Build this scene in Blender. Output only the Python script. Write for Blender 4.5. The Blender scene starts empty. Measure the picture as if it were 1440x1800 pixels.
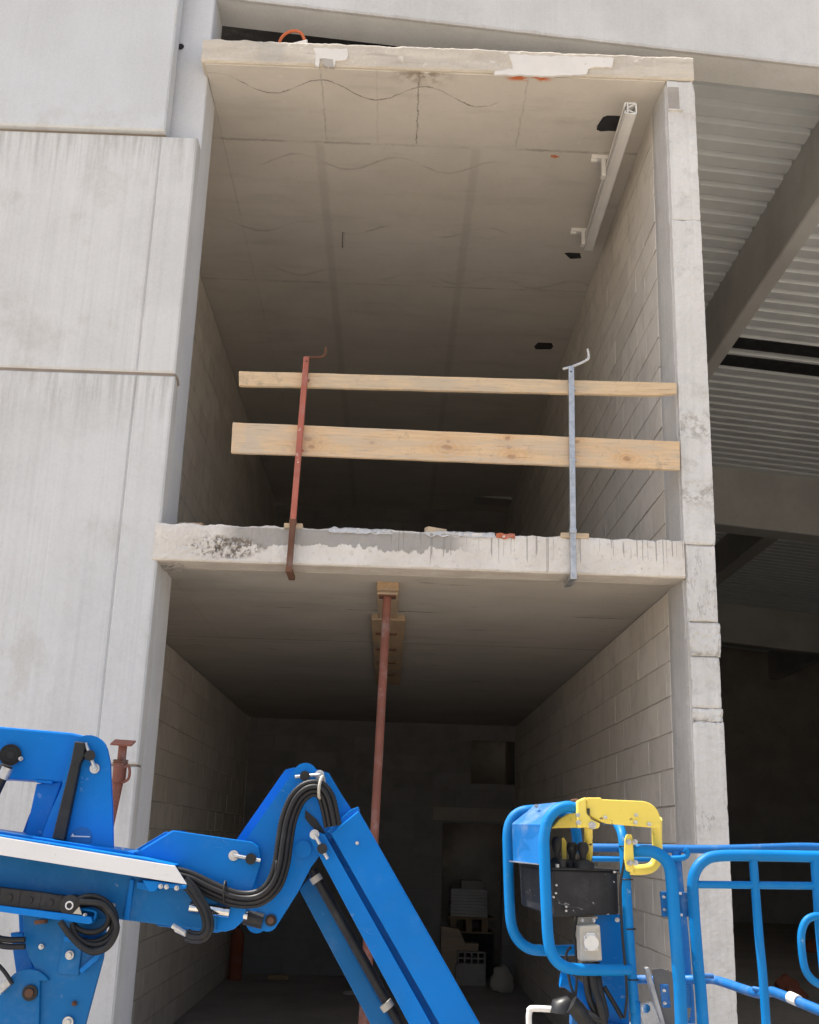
import bpy, bmesh, math, random
from mathutils import Vector, Matrix, noise as mn
random.seed(7)
sc = bpy.context.scene
col = sc.collection

# ------------------------------------------------------------------ camera
CAM = Vector((0, 0, 1.65)); F = 1989.5
_rx, _ry, _rz = 0.28237, 0.03197, 0.00990
_fwd = Vector((math.sin(_rz)*math.cos(_rx), math.cos(_rz)*math.cos(_rx), math.sin(_rx)))
_rt = Vector((math.cos(_rz), -math.sin(_rz), 0)); _up = _rt.cross(_fwd)
RT = math.cos(_ry)*_rt + math.sin(_ry)*_up
UP = -math.sin(_ry)*_rt + math.cos(_ry)*_up
cd = bpy.data.cameras.new('camera'); cam = bpy.data.objects.new('camera', cd); col.objects.link(cam)
cam.matrix_world = Matrix(((RT.x, UP.x, -_fwd.x, CAM.x), (RT.y, UP.y, -_fwd.y, CAM.y), (RT.z, UP.z, -_fwd.z, CAM.z), (0, 0, 0, 1)))
cd.sensor_fit = 'HORIZONTAL'; cd.sensor_width = 36; cd.lens = 36*F/1440; cd.clip_start = .05; cd.clip_end = 500
sc.camera = cam
def ray(x, y): return _fwd + RT*((x-720)/F) - UP*((y-900)/F)
def P(x, y, Y):                                   # surveyed point: photo pixel at distance Y from the camera
    d = ray(x, y); return CAM + d*(Y/d.y)
def PZ(x, y, Z):
    d = ray(x, y); return CAM + d*((Z-CAM.z)/d.z)

# ------------------------------------------------------------------ world, sun, exposure
SUN_EL, SUN_AZ = math.radians(64), math.radians(-78)      # azimuth measured from +Y (behind the facade) towards +X
w = bpy.data.worlds.new('World'); sc.world = w; w.use_nodes = True
wn = w.node_tree.nodes; wl = w.node_tree.links
sky = wn.new('ShaderNodeTexSky'); sky.sky_type = 'NISHITA'; sky.sun_disc = False
sky.sun_elevation = SUN_EL; sky.sun_rotation = SUN_AZ
sky.air_density = 1.0; sky.dust_density = 4.0; sky.ozone_density = 1.0
hs = wn.new('ShaderNodeHueSaturation'); hs.inputs['Saturation'].default_value = .72
bg = wn['Background']; bg.inputs['Strength'].default_value = .15
wl.new(sky.outputs[0], hs.inputs['Color']); wl.new(hs.outputs[0], bg.inputs['Color'])
sd = bpy.data.lights.new('sun', 'SUN'); sd.energy = 4.2; sd.angle = math.radians(.6); sd.color = (1, .95, .87)
sun = bpy.data.objects.new('sun', sd); col.objects.link(sun)
sdir = Vector((math.sin(SUN_AZ)*math.cos(SUN_EL), math.cos(SUN_AZ)*math.cos(SUN_EL), math.sin(SUN_EL)))
sun.rotation_euler = (-sdir).to_track_quat('-Z', 'Y').to_euler(); sun.location = (0, -5, 20)
vs = sc.view_settings; vs.view_transform = 'Standard'; vs.look = 'None'; vs.gamma = 1; vs.exposure = 0.85; vs.use_curve_mapping = False

# ------------------------------------------------------------------ material kit
def lin(r, g, b): return tuple(((c/255/12.92) if c <= 10 else ((c/255+.055)/1.055)**2.4) for c in (r, g, b))+(1,)
class NT:
    def __init__(s, name):
        s.m = bpy.data.materials.new(name); s.m.use_nodes = True; s.t = s.m.node_tree; s.b = s.t.nodes['Principled BSDF']
        g = s.t.nodes.new('ShaderNodeNewGeometry'); s.pos = g.outputs['Position']
        q = s.t.nodes.new('ShaderNodeSeparateXYZ'); s.t.links.new(s.pos, q.inputs[0]); s.x, s.y, s.z = q.outputs
    def put(s, sock, v):
        if hasattr(v, 'is_output'): s.t.links.new(v, sock)
        else: sock.default_value = v
    def math(s, op, a, b=0, c=None, clamp=False):
        n = s.t.nodes.new('ShaderNodeMath'); n.operation = op; n.use_clamp = clamp
        s.put(n.inputs[0], a); s.put(n.inputs[1], b)
        if c is not None: s.put(n.inputs[2], c)
        return n.outputs[0]
    def mix(s, f, a, b, mode='MIX'):
        n = s.t.nodes.new('ShaderNodeMix'); n.data_type = 'RGBA'; n.blend_type = mode
        s.put(n.inputs['Factor'], f); s.put(n.inputs[6], a); s.put(n.inputs[7], b); return n.outputs[2]
    def vec(s, sx, sy, sz, ox=0, oy=0, oz=0, src=None):
        n = s.t.nodes.new('ShaderNodeMapping'); s.t.links.new(src or s.pos, n.inputs[0])
        n.inputs['Scale'].default_value = (sx, sy, sz); n.inputs['Location'].default_value = (ox, oy, oz); return n.outputs[0]
    def noise(s, v, sc_=5, det=4, rough=.55, dist=0):
        n = s.t.nodes.new('ShaderNodeTexNoise'); s.t.links.new(v or s.pos, n.inputs['Vector'])
        n.inputs['Scale'].default_value = sc_; n.inputs['Detail'].default_value = det; n.inputs['Roughness'].default_value = rough
        n.inputs['Distortion'].default_value = dist; return n.outputs[0]
    def vor(s, v, sc_=20):
        n = s.t.nodes.new('ShaderNodeTexVoronoi'); s.t.links.new(v or s.pos, n.inputs['Vector']); n.inputs['Scale'].default_value = sc_
        return n.outputs['Distance']
    def step(s, v, a, b, lo=0., hi=1.):
        n = s.t.nodes.new('ShaderNodeMapRange'); n.interpolation_type = 'SMOOTHSTEP'; s.put(n.inputs[0], v)
        for i, k in ((1, a), (2, b), (3, lo), (4, hi)): s.put(n.inputs[i], k)
        return n.outputs[0]
    def line(s, c, at, hw, soft):                 # 1 on the line c == at
        return s.step(s.math('ABSOLUTE', s.math('SUBTRACT', c, at)), hw, hw+soft, 1., 0.)
    def rng(s, c, a, b, soft=.05):
        return s.math('MULTIPLY', s.step(c, a-soft, a+soft), s.step(c, b-soft, b+soft, 1., 0.))
    def rnd(s):
        n = s.t.nodes.new('ShaderNodeObjectInfo'); return n.outputs['Random']
    def bump(s, h, st=.4, d=.01):
        n = s.t.nodes.new('ShaderNodeBump'); n.inputs['Strength'].default_value = st; n.inputs['Distance'].default_value = d
        s.t.links.new(h, n.inputs['Height']); s.t.links.new(n.outputs[0], s.b.inputs['Normal'])
    def fin(s, c, rough=.9, metal=0, spec=.3):
        s.put(s.b.inputs['Base Color'], c); s.put(s.b.inputs['Roughness'], rough)
        s.put(s.b.inputs['Metallic'], metal); s.b.inputs['Specular IOR Level'].default_value = spec; return s.m
MUL = 'MULTIPLY'; MAX = 'MAXIMUM'

def concrete(name, c1, c2, streak=0., pores=.5, blotch=.5, bump=.35, spec=.25, dirt=None):
    t = NT(name)
    c = t.mix(t.step(t.noise(None, 1.3, 5), .35, .68), c1, c2)
    c = t.mix(t.math(MUL, t.step(t.noise(None, 3.7, 6, .65), .5, .72), blotch*.5), c, tuple(v*.72 for v in c2[:3])+(1,))
    if streak:
        s1 = t.noise(t.vec(34, 34, .55), 1, 3, .6); s2 = t.noise(t.vec(9, 9, .28, 3), 1, 4, .6)
        c = t.mix(t.math(MUL, t.step(s1, .46, .72), streak*.55), c, tuple(v*.74 for v in c1[:3])+(1,))
        c = t.mix(t.math(MUL, t.step(s2, .5, .75), streak*.3), c, (.40, .39, .37, 1))
        c = t.mix(t.math(MUL, t.step(t.noise(t.vec(26, 26, .4, 9), 1, 2), .56, .74), streak*.45), c, (.72, .72, .71, 1))
    if name == 'smooth_panel_concrete':
        for zj in (6.53, 4.65, 2.04):
            dm = t.math(MUL, t.step(t.math('SUBTRACT', zj, t.z), 0., .55, 1., 0.), t.step(t.math('SUBTRACT', zj, t.z), -.02, 0.))
            dm = t.math(MUL, dm, t.step(t.noise(t.vec(20, 20, 1.1, 5), 1, 5, .65), .42, .66))
            c = t.mix(t.math(MUL, dm, .5), c, (.30, .285, .26, 1))
        c = t.mix(t.math(MUL, t.step(t.noise(t.vec(1, 1, .7, 8), 2.2, 7, .7), .54, .7), .35), c, (.42, .395, .35, 1))
    if name == 'pale_panel_concrete':
        c = t.mix(t.math(MUL, t.math(MUL, t.step(t.z, 6.55, 6.95, 1., 0.), t.step(t.noise(None, 5, 7, .7), .45, .65)), .4), c, (.44, .43, .40, 1))
    if dirt:
        c = t.mix(t.math(MUL, t.step(t.noise(None, 7, 8, .7), .52, .7), .28), c, dirt)
    if name == 'pillar_concrete':
        for zc, hw in ((4.42, .16), (3.93, .13), (2.43, .05), (2.86, .03)):
            mk_ = t.math(MUL, t.step(t.math('ABSOLUTE', t.math('SUBTRACT', t.z, zc)), hw*.2, hw, 1., 0.), t.step(t.noise(None, 16, 8, .75), .44, .62))
            c = t.mix(t.math(MUL, mk_, .66), c, (.25, .225, .19, 1))
        cr_ = t.step(t.math('ABSOLUTE', t.math('SUBTRACT', t.noise(t.vec(3, 3, .6, 2), 1, 6, .6), .5)), .002, .006, 1., 0.)
        c = t.mix(t.math(MUL, t.math(MUL, cr_, .4), t.step(t.noise(None, 1.7, 2), .5, .58)), c, (.22, .2, .17, 1))
    g = t.noise(None, 160, 3, .6)
    c = t.mix(.22, c, t.mix(g, (.2, .2, .2, 1), (.8, .8, .8, 1)), 'OVERLAY')
    c = t.mix(.09, c, t.mix(t.step(t.noise(None, 48, 5, .7), .3, .7), (.25, .25, .25, 1), (.75, .75, .75, 1)), 'OVERLAY')
    if pores:
        v = t.vor(None, 34); pm = t.math(MUL, t.step(v, .03, .09, 1., 0.), t.step(t.noise(None, 9, 2), .52, .62))
        c = t.mix(t.math(MUL, pm, pores), c, (.1, .09, .08, 1))
    t.bump(t.math('ADD', t.noise(None, 55, 6, .7), t.math(MUL, t.noise(None, 8, 3), 1.5)), bump, .006)
    return t.fin(c, .92, 0, spec)

M = {}
M['panel'] = concrete('smooth_panel_concrete', (.615, .618, .61, 1), (.56, .562, .552, 1), streak=.5, pores=.25, blotch=.3, bump=.15)
M['panel_up'] = concrete('pale_panel_concrete', (.58, .60, .61, 1), (.545, .56, .565, 1), streak=.12, pores=.15, blotch=.2, bump=.1)
M['column'] = concrete('column_concrete', (.64, .65, .665, 1), (.575, .585, .60, 1), streak=.25, pores=.5, blotch=.4, bump=.2)
M['pillar'] = concrete('pillar_concrete', (.68, .67, .645, 1), (.60, .585, .555, 1), streak=.6, pores=1, blotch=.5, bump=.6, dirt=(.27, .25, .22, 1))
M['pillar_side'] = concrete('mortar_render', (.55, .535, .51, 1), (.47, .45, .42, 1), streak=.5, pores=.6, blotch=.8, bump=.6)
M['beam'] = concrete('gable_concrete', (.60, .60, .59, 1), (.53, .53, .515, 1), streak=.2, pores=.4, blotch=.4, bump=.2)
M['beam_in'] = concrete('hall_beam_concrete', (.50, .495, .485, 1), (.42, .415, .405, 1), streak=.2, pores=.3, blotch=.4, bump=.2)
M['floor'] = concrete('floor_concrete', (.45, .43, .41, 1), (.36, .34, .325, 1), pores=.4, blotch=1, bump=.4)
M['mortar'] = concrete('mortar', (.56, .52, .46, 1), (.36, .335, .295, 1), pores=.5, blotch=1, bump=.8)
M['raw'] = concrete('raw_concrete', (.42, .39, .35, 1), (.34, .31, .28, 1), pores=.5, blotch=.8, bump=.5)

def m_ground():
    t = NT('sandy_ground')
    c = t.mix(t.step(t.noise(None, .9, 6), .35, .65), (.50, .44, .36, 1), (.42, .365, .295, 1))
    c = t.mix(t.math(MUL, t.step(t.noise(None, 14, 6, .7), .52, .7), .6), c, (.22, .18, .145, 1))
    t.bump(t.noise(None, 30, 6, .7), .6, .02); return t.fin(c, .95)
M['ground'] = m_ground()

def m_block():
    t = NT('concrete_block'); r = t.rnd()
    c = t.mix(r, (.62, .57, .50, 1), (.71, .655, .58, 1))
    c = t.mix(t.math(MUL, t.step(t.noise(None, 5, 6, .65), .45, .7), .5), c, (.50, .46, .405, 1))
    c = t.mix(t.math(MUL, t.step(t.noise(t.vec(30, 30, 2), 1, 3), .55, .75), .35), c, (.36, .335, .3, 1))
    c = t.mix(.25, c, t.mix(t.noise(None, 140, 3), (.15, .15, .15, 1), (.85, .85, .85, 1)), 'OVERLAY')
    t.bump(t.noise(None, 70, 6, .75), .5, .005); return t.fin(c, .95, 0, .2)
M['block'] = m_block()
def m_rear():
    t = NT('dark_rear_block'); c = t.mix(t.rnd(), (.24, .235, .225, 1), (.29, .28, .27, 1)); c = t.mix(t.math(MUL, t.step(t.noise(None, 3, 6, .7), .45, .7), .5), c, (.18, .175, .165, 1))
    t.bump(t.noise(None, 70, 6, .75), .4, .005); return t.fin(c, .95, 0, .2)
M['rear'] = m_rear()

def m_slab():                                   # mid slab: limewashed edge, grey cement smears, run marks
    t = NT('limewashed_slab_edge')
    c = t.mix(t.step(t.noise(None, 2.5, 5), .35, .7), (.74, .70, .64, 1), (.65, .605, .545, 1))
    n1 = t.noise(t.vec(4.5, 4.5, 7), 1, 6, .65); n2 = t.noise(t.vec(13, 13, 1.2), 1, 4, .6)
    hgt = t.math('ADD', t.math(MUL, t.math('SUBTRACT', t.z, 3.475), 6.5), t.math('SUBTRACT', n1, .5))
    smear = t.math(MUL, t.step(t.math('ADD', hgt, t.math(MUL, t.math('SUBTRACT', n2, .5), .9)), -.02, .03), t.rng(t.x, -1.12, .42, .1))
    smear = t.math(MUL, smear, t.step(t.z, 3.585, 3.60, 1., .25))
    c = t.mix(t.math(MUL, smear, .85), c, (.31, .29, .265, 1))
    dn = t.noise(t.vec(38, 5, .3, 1), 1, 3, .6)
    leng = t.math('ADD', t.math(MUL, t.noise(t.vec(26, 5, 0), 1, 1), .62), 3.15)
    drip = t.math(MUL, t.math(MUL, t.step(dn, .565, .60), t.step(t.math('SUBTRACT', t.z, leng), 0, .02)), t.rng(t.x, -.1, 1.95, .12))
    c = t.mix(t.math(MUL, drip, .75), c, (.27, .25, .225, 1))
    hx = t.math('DIVIDE', t.math('SUBTRACT', t.x, -1.13), .26); hz = t.math('DIVIDE', t.math('SUBTRACT', t.z, 3.455), .08)
    hm = t.step(t.math('ADD', t.math(MUL, hx, hx), t.math(MUL, hz, hz)), .5, 1.3, 1., 0.)
    c = t.mix(t.math(MUL, hm, t.math(MUL, t.step(t.vor(None, 55), .25, .45), t.step(t.noise(None, 30, 4), .42, .6))), c, (.20, .17, .14, 1))
    und = t.step(t.z, 3.352, 3.36, 1., 0.)
    v = t.vor(None, 30); c = t.mix(t.math(MUL, t.step(v, .05, .13, 1., 0.), t.math(MUL, t.step(t.noise(None, 6, 2), .5, .6), .7)), c, (.16, .14, .12, 1))
    c = t.mix(t.math(MUL, t.step(t.noise(None, 26, 6, .7), .55, .7), .45), c, (.40, .36, .32, 1))
    c = t.mix(t.math(MUL, und, t.step(t.noise(None, 6, 6), .3, .8, .3, .8)), c, (.50, .44, .37, 1))
    t.bump(t.math('ADD', t.noise(None, 45, 8, .75), t.math(MUL, smear, -.4)), .8, .01); return t.fin(c, .92, 0, .2)
M['slab'] = m_slab()

def m_topslab():
    t = NT('weathered_slab_edge')
    c = t.mix(t.step(t.noise(t.vec(2, 2, 9), 1, 6, .6), .35, .7), (.64, .585, .50, 1), (.52, .47, .40, 1))
    c = t.mix(t.math(MUL, t.step(t.noise(t.vec(3, 3, 40), 1, 4), .55, .72), .5), c, (.36, .32, .265, 1))
    c = t.mix(t.math(MUL, t.step(t.noise(None, 17, 5, .6), .6, .68), t.math(MUL, t.rng(t.x, -.7, .75, .1), .7)), c, (.74, .70, .64, 1))
    c = t.mix(t.math(MUL, t.rng(t.x, -1.18, -.98, .03), .45), c, (.42, .40, .36, 1))
    c = t.mix(t.step(t.z, 7.185, 7.2, .45, 0.), c, (.62, .56, .47, 1))
    c = t.mix(t.math(MUL, t.step(t.noise(None, 34, 7, .7), .56, .72), .5), c, (.33, .29, .24, 1))
    t.bump(t.noise(None, 40, 8, .75), .8, .01); return t.fin(c, .93, 0, .2)
M['topslab'] = m_topslab()

def m_ceiling(name, upper):
    t = NT(name)
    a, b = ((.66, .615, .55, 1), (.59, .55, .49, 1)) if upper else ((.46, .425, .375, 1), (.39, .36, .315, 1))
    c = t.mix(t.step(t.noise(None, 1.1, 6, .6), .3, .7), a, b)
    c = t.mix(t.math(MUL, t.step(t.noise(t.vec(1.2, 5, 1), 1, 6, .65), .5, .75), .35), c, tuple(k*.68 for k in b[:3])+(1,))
    wob = t.math(MUL, t.math('SUBTRACT', t.noise(None, 16, 8, .75), .5), .06)
    X = t.math('ADD', t.x, wob); Y = t.math('ADD', t.y, wob)
    if upper:
        dark = (.12, .10, .08, 1)
        sn = t.math(MUL, t.math('SINE', t.math('ADD', t.math(MUL, t.x, 7.85), .75)), .1)
        v = t.math('ADD', t.math('SUBTRACT', Y, t.math(MUL, t.x, .045)), sn)
        patch = t.step(t.noise(None, 1.7, 2), .38, .55)
        wl1 = t.math(MUL, t.line(v, 7.47, .002, .008), t.math(MUL, t.rng(t.x, -1.55, .62, .08), t.step(t.noise(None, 4, 5, .7), .35, .6, .12, .8)))
        sn2 = t.math(MUL, t.math('SINE', t.math('ADD', t.math(MUL, t.x, 7.4), 2.4)), .1)
        v2 = t.math('ADD', Y, sn2)
        wl2 = t.math(MUL, t.line(v2, 8.42, .003, .018), t.math(MUL, t.rng(t.x, -1.5, .75, .1), t.math(MUL, patch, .3)))
        wl3 = t.math(MUL, t.line(v2, 9.5, .003, .018), t.math(MUL, t.rng(t.x, -1.9, .9, .1), t.math(MUL, t.step(patch, 0, 1, 1., .15), .33)))
        bl = t.math(MUL, t.line(v, 10.4, .005, .03), t.math(MUL, patch, .2))
        m = t.math(MAX, t.math(MAX, wl1, wl2), t.math(MAX, wl3, bl))
        front = t.step(t.y, 8.08, 8.14, 1., 0.); back = t.step(t.y, 8.1, 8.2)
        for xx, st in ((-.70, .35), (.04, .7), (-.28, .15), (.86, .3)):
            m = t.math(MAX, m, t.math(MUL, t.line(X, xx, .0015, .008), t.math(MUL, front, t.math(MUL, st, t.step(t.noise(None, 7, 5, .7), .35, .6, .3, 1.)))))
        for yy, st in ((8.14, .42), (10.6, .3), (13, .25)):
            m = t.math(MAX, m, t.math(MUL, t.math(MUL, t.line(Y, yy, .004, .02), st), t.step(t.noise(None, 2.6, 5, .7), .42, .62, .1, 1.)))
        for xx in (-.76, .54): m = t.math(MAX, m, t.math(MUL, t.line(X, xx, .018, .04), t.math(MUL, back, .14)))
        c = t.mix(m, c, dark)
        c = t.mix(t.math(MUL, t.step(t.noise(None, 22, 7, .75), .56, .72), .22), c, (.36, .32, .27, 1)); c = t.mix(t.math(MUL, t.step(t.vor(None, 5), .03, .12, 1., 0.), .3), c, (.74, .68, .6, 1))
        st = t.math(MUL, t.math(MUL, t.line(t.x, .06, .02, .3), t.step(t.y, 7.2, 7.42, 1., 0.)), t.step(t.noise(None, 12, 6), .42, .6))
        c = t.mix(t.math(MUL, st, .7), c, (.17, .11, .06, 1))
        orr = t.math(MUL, t.math(MUL, t.line(t.x, .86, .1, .1), t.step(t.y, 7.235, 7.275, 1., 0.)), t.step(t.noise(None, 15, 4), .42, .52))
        c = t.mix(orr, c, (.62, .17, .06, 1))
        o2 = t.math(MUL, t.line(t.x, 1.2, .03, .01), t.line(t.y, 8.22, .02, .01)); c = t.mix(t.math(MUL, o2, t.step(t.noise(None, 40, 3), .4, .5)), c, (.6, .2, .08, 1))
        wp = t.math(MUL, t.line(t.x, .08, .05, .03), t.line(t.y, 8.9, .04, .03)); c = t.mix(t.math(MUL, wp, .3), c, (.6, .53, .44, 1))
    else:
        m = t.math(MUL, t.line(Y, 8.62, .003, .01), t.step(t.noise(None, 2, 2), .45, .55))
        m = t.math(MAX, m, t.math(MUL, t.line(Y, 10.1, .004, .012), .6))
        m = t.math(MAX, m, t.math(MUL, t.step(t.noise(t.vec(2, 11, 1, 4), 1, 5, .7), .6, .72), .55))
        c = t.mix(m, c, (.09, .08, .07, 1))
    c = t.mix(.18, c, t.mix(t.noise(None, 120, 3), (.2, .2, .2, 1), (.8, .8, .8, 1)), 'OVERLAY')
    t.bump(t.noise(None, 30, 6, .6), .25, .005); return t.fin(c, .93, 0, .2)
M['ceil_up'] = m_ceiling('stained_soffit', True); M['ceil_lo'] = m_ceiling('grey_soffit', False)

YF_ = 7.2
def m_wood(name, c1, c2, grey, axis='x', knots=True, greyat=None):
    t = NT(name)
    s = (1.6, 30, 30) if axis == 'x' else (30, 1.6, 30)
    d = t.noise(t.vec(*[k*.35 for k in s]), 1, 3)
    g = t.noise(t.vec(*s), 1.2, 6, .65, 1.2)
    c = t.mix(t.step(g, .35, .68), c1, c2)
    if knots:
        v = None; wz = t.math(MUL, t.math('SUBTRACT', t.noise(None, 14, 4), .5), .05)
        for (kx, ky, ks) in ((540, 772, .8), (548, 785, .6), (655, 778, .5), (785, 787, .9), (788, 776, .4), (895, 786, .55), (899, 803, .75), (893, 770, .5), (1014, 777, .45), (1014, 795, .5), (1103, 806, .7)):
            kp = P(kx, ky, YF_-.03)
            dx = t.math('DIVIDE', t.math('SUBTRACT', t.math('ADD', t.x, wz), kp.x), .078*ks); dz = t.math('DIVIDE', t.math('SUBTRACT', t.math('ADD', t.z, wz), kp.z), .046*ks)
            d_ = t.math('SQRT', t.math('ADD', t.math(MUL, dx, dx), t.math(MUL, dz, dz))); v = d_ if v is None else t.math('MINIMUM', v, d_)
        k = t.step(v, .35, .7, 1., 0.); ring = t.math(MUL, t.step(v, .5, 3.2, 1., 0.), t.step(t.math('SINE', t.math(MUL, v, 9.)), -1, 1, .35, 1.))
        c = t.mix(t.math(MUL, ring, .6), c, (.58, .33, .15, 1)); c = t.mix(t.math(MUL, k, .6), c, (.30, .15, .075, 1))
    gm = t.step(t.noise(t.vec(2.2, 2.2, 12), 1, 7, .7), .42, .6)
    c = t.mix(t.math(MUL, t.step(t.noise(t.vec(3, 3, 3, 7), 3, 8, .75), .55, .68), .45), c, (.25, .2, .15, 1))
    if greyat is not None: gm = t.math(MAX, t.math(MUL, gm, .7), t.math(MUL, t.step(t.x, greyat-.35, greyat+.35, 1., 0.), t.step(t.noise(None, 9, 6), .3, .6)))
    c = t.mix(t.math(MUL, gm, .75), c, grey)
    c = t.mix(t.math(MUL, t.step(t.noise(t.vec(*[k*2.2 for k in s]), 1.5, 4), .58, .74), .5), c, (.19, .14, .1, 1))
    t.bump(g, .3, .003); return t.fin(c, .8, 0, .25)
M['board'] = m_wood('knotty_pine', (.69, .495, .30, 1), (.60, .425, .255, 1), (.50, .435, .35, 1), greyat=-.75)
M['rail'] = m_wood('pale_pine', (.65, .49, .31, 1), (.57, .42, .26, 1), (.48, .40, .30, 1), knots=False)
M['timber'] = m_wood('dusty_timber', (.44, .30, .17, 1), (.35, .23, .13, 1), (.30, .24, .18, 1), axis='y', knots=False)
M['ply'] = m_wood('dusty_plywood', (.48, .37, .26, 1), (.42, .32, .22, 1), (.36, .3, .24, 1), knots=False)

def m_paint(name, c, rough=.38, wear=.5, wearc=(.55, .56, .57, 1), dark=.8, dust=.25, ws=26, spec=.34, wt=.665):
    t = NT(name)
    k = t.mix(t.step(t.noise(None, 3, 5), .3, .7), c, tuple(v*dark for v in c[:3])+(1,))
    k = t.mix(t.math(MUL, t.step(t.noise(None, 8, 7, .7), .5, .75), dust), k, (.42, .44, .45, 1))
    if wear:
        wm = t.math(MUL, t.step(t.noise(None, ws, 5, .6), wt, wt+.03), t.step(t.noise(None, 5, 2), .48, .6))
        k = t.mix(t.math(MUL, wm, wear), k, wearc)
    sc1 = t.math(MUL, t.step(t.math('ABSOLUTE', t.math('SUBTRACT', t.noise(t.vec(3, 3, 11, 2), 1.5, 3), .5)), .001, .003, 1., 0.), t.step(t.noise(None, 6, 3), .58, .66))
    k = t.mix(t.math(MUL, sc1, .35 if wear else 0), k, wearc)
    t.bump(t.noise(None, 90, 3), .06, .003)
    t.fin(k, t.step(t.noise(None, 7, 5), .3, .7, rough-.06, rough+.14), 0, spec); return t.m
BL = (.002, .185, .60, 1)
M['blue'] = m_paint('blue_machine_paint', BL, .34, .3, (.3, .45, .6, 1), dust=.045, spec=.16)
M['blueshadedust'] = m_paint('shaded_dusty_blue_paint', (.006, .145, .40, 1), .42, .6, (.3, .42, .52, 1), .82, .10, spec=.2)  # darker copy of the blue: shade painted into beam and tower, plus dust
M['bluetube'] = m_paint('scuffed_blue_tube_paint', (.002, .19, .52, 1), .42, .7, (.25, .38, .47, 1), dust=.05, spec=.2)
M['blueold'] = m_paint('dusty_blue_paint', (.004, .13, .40, 1), .5, 1., (.5, .56, .6, 1), dust=.3)
M['yellow'] = m_paint('chipped_yellow_paint', (.82, .65, .12, 1), .4, 1., (.10, .08, .06, 1), .93, .06, 38, wt=.61)
M['white'] = m_paint('scuffed_white_strip', (.72, .72, .72, 1), .5, .6, (.3, .28, .27, 1), .95, .1)
M['blackbox'] = m_paint('black_powder_coat', (.018, .018, .020, 1), .55, .9, (.6, .6, .6, 1), .8, .06, 60)
M['black'] = m_paint('black_steel', (.02, .02, .021, 1), .5, 0, dust=.05)
M['rubber'] = m_paint('black_rubber_hose', (.016, .016, .017, 1), .45, 0, dust=.05)
M['redprop'] = m_paint('faded_red_lead_paint', (.24, .092, .066, 1), .75, 1., (.5, .42, .36, 1), .75, .3, 34)
M['redpost'] = m_paint('salmon_red_paint', (.44, .135, .092, 1), .65, 1., (.60, .47, .40, 1), .75, .3, 30, wt=.6)
M['rust'] = m_paint('rusty_steel', (.16, .075, .045, 1), .8, .8, (.3, .2, .15, 1), .6, .2)
M['beige'] = m_paint('beige_enclosure', (.46, .43, .37, 1), .55, .3, (.25, .22, .18, 1), .93, .1)
M['socket'] = m_paint('white_plastic', (.70, .69, .66, 1), .45, .2, (.4, .36, .3, 1), .95, .1)
M['orange'] = m_paint('orange_plastic', (.55, .14, .05, 1), .6, .3, dust=.2)
M['clay'] = m_paint('orange_clay', (.34, .10, .055, 1), .85, .3, dust=.15)
M['film'] = m_paint('crumpled_film', (.55, .54, .52, 1), .35, .8, (.2, .18, .16, 1), dust=.4)
M['plaster'] = m_paint('white_plaster', (.74, .71, .665, 1), .85, .8, (.5, .45, .38, 1), .9, .15)
M['dark'] = m_paint('dark_membrane_and_hole_shade', (.03, .03, .032, 1), .7, 0, dust=.1)
M['seal'] = m_paint('brown_joint_sealant', (.30, .25, .20, 1), .85, .5, (.2, .17, .13, 1), .8, .2)
M['deck'] = m_paint('galvanised_roof_deck', (.74, .775, .80, 1), .6, 0, dark=.92, dust=.05)
M['decklip'] = M['deck']
M['alu'] = m_paint('dusty_white_profile', (.82, .80, .76, 1), .5, .3, (.4, .36, .3, 1), .93, .2)
M['blade'] = m_paint('worn_grey_blade', (.16, .155, .15, 1), .5, 1., (.5, .5, .5, 1), .75, .15)
def m_metal(name, c, rough=.3, metal=1.):
    t = NT(name); k = t.mix(t.step(t.noise(None, 24, 6, .7), .35, .7), c, tuple(v*.7 for v in c[:3])+(1,))
    t.bump(t.noise(None, 60, 4), .08, .003); return t.fin(k, t.step(t.noise(None, 15, 5), .3, .7, rough-.05, rough+.15), metal, .5)
M['zinc'] = m_metal('galvanised_steel', (.56, .57, .58, 1), .42, .85)
M['chrome'] = m_metal('chrome_rod', (.8, .8, .8, 1), .12)
M['bolt'] = m_metal('zinc_bolt', (.62, .62, .62, 1), .35, .8)
M['sawsteel'] = m_metal('saw_blade_steel', (.38, .38, .39, 1), .4, .8)

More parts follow.
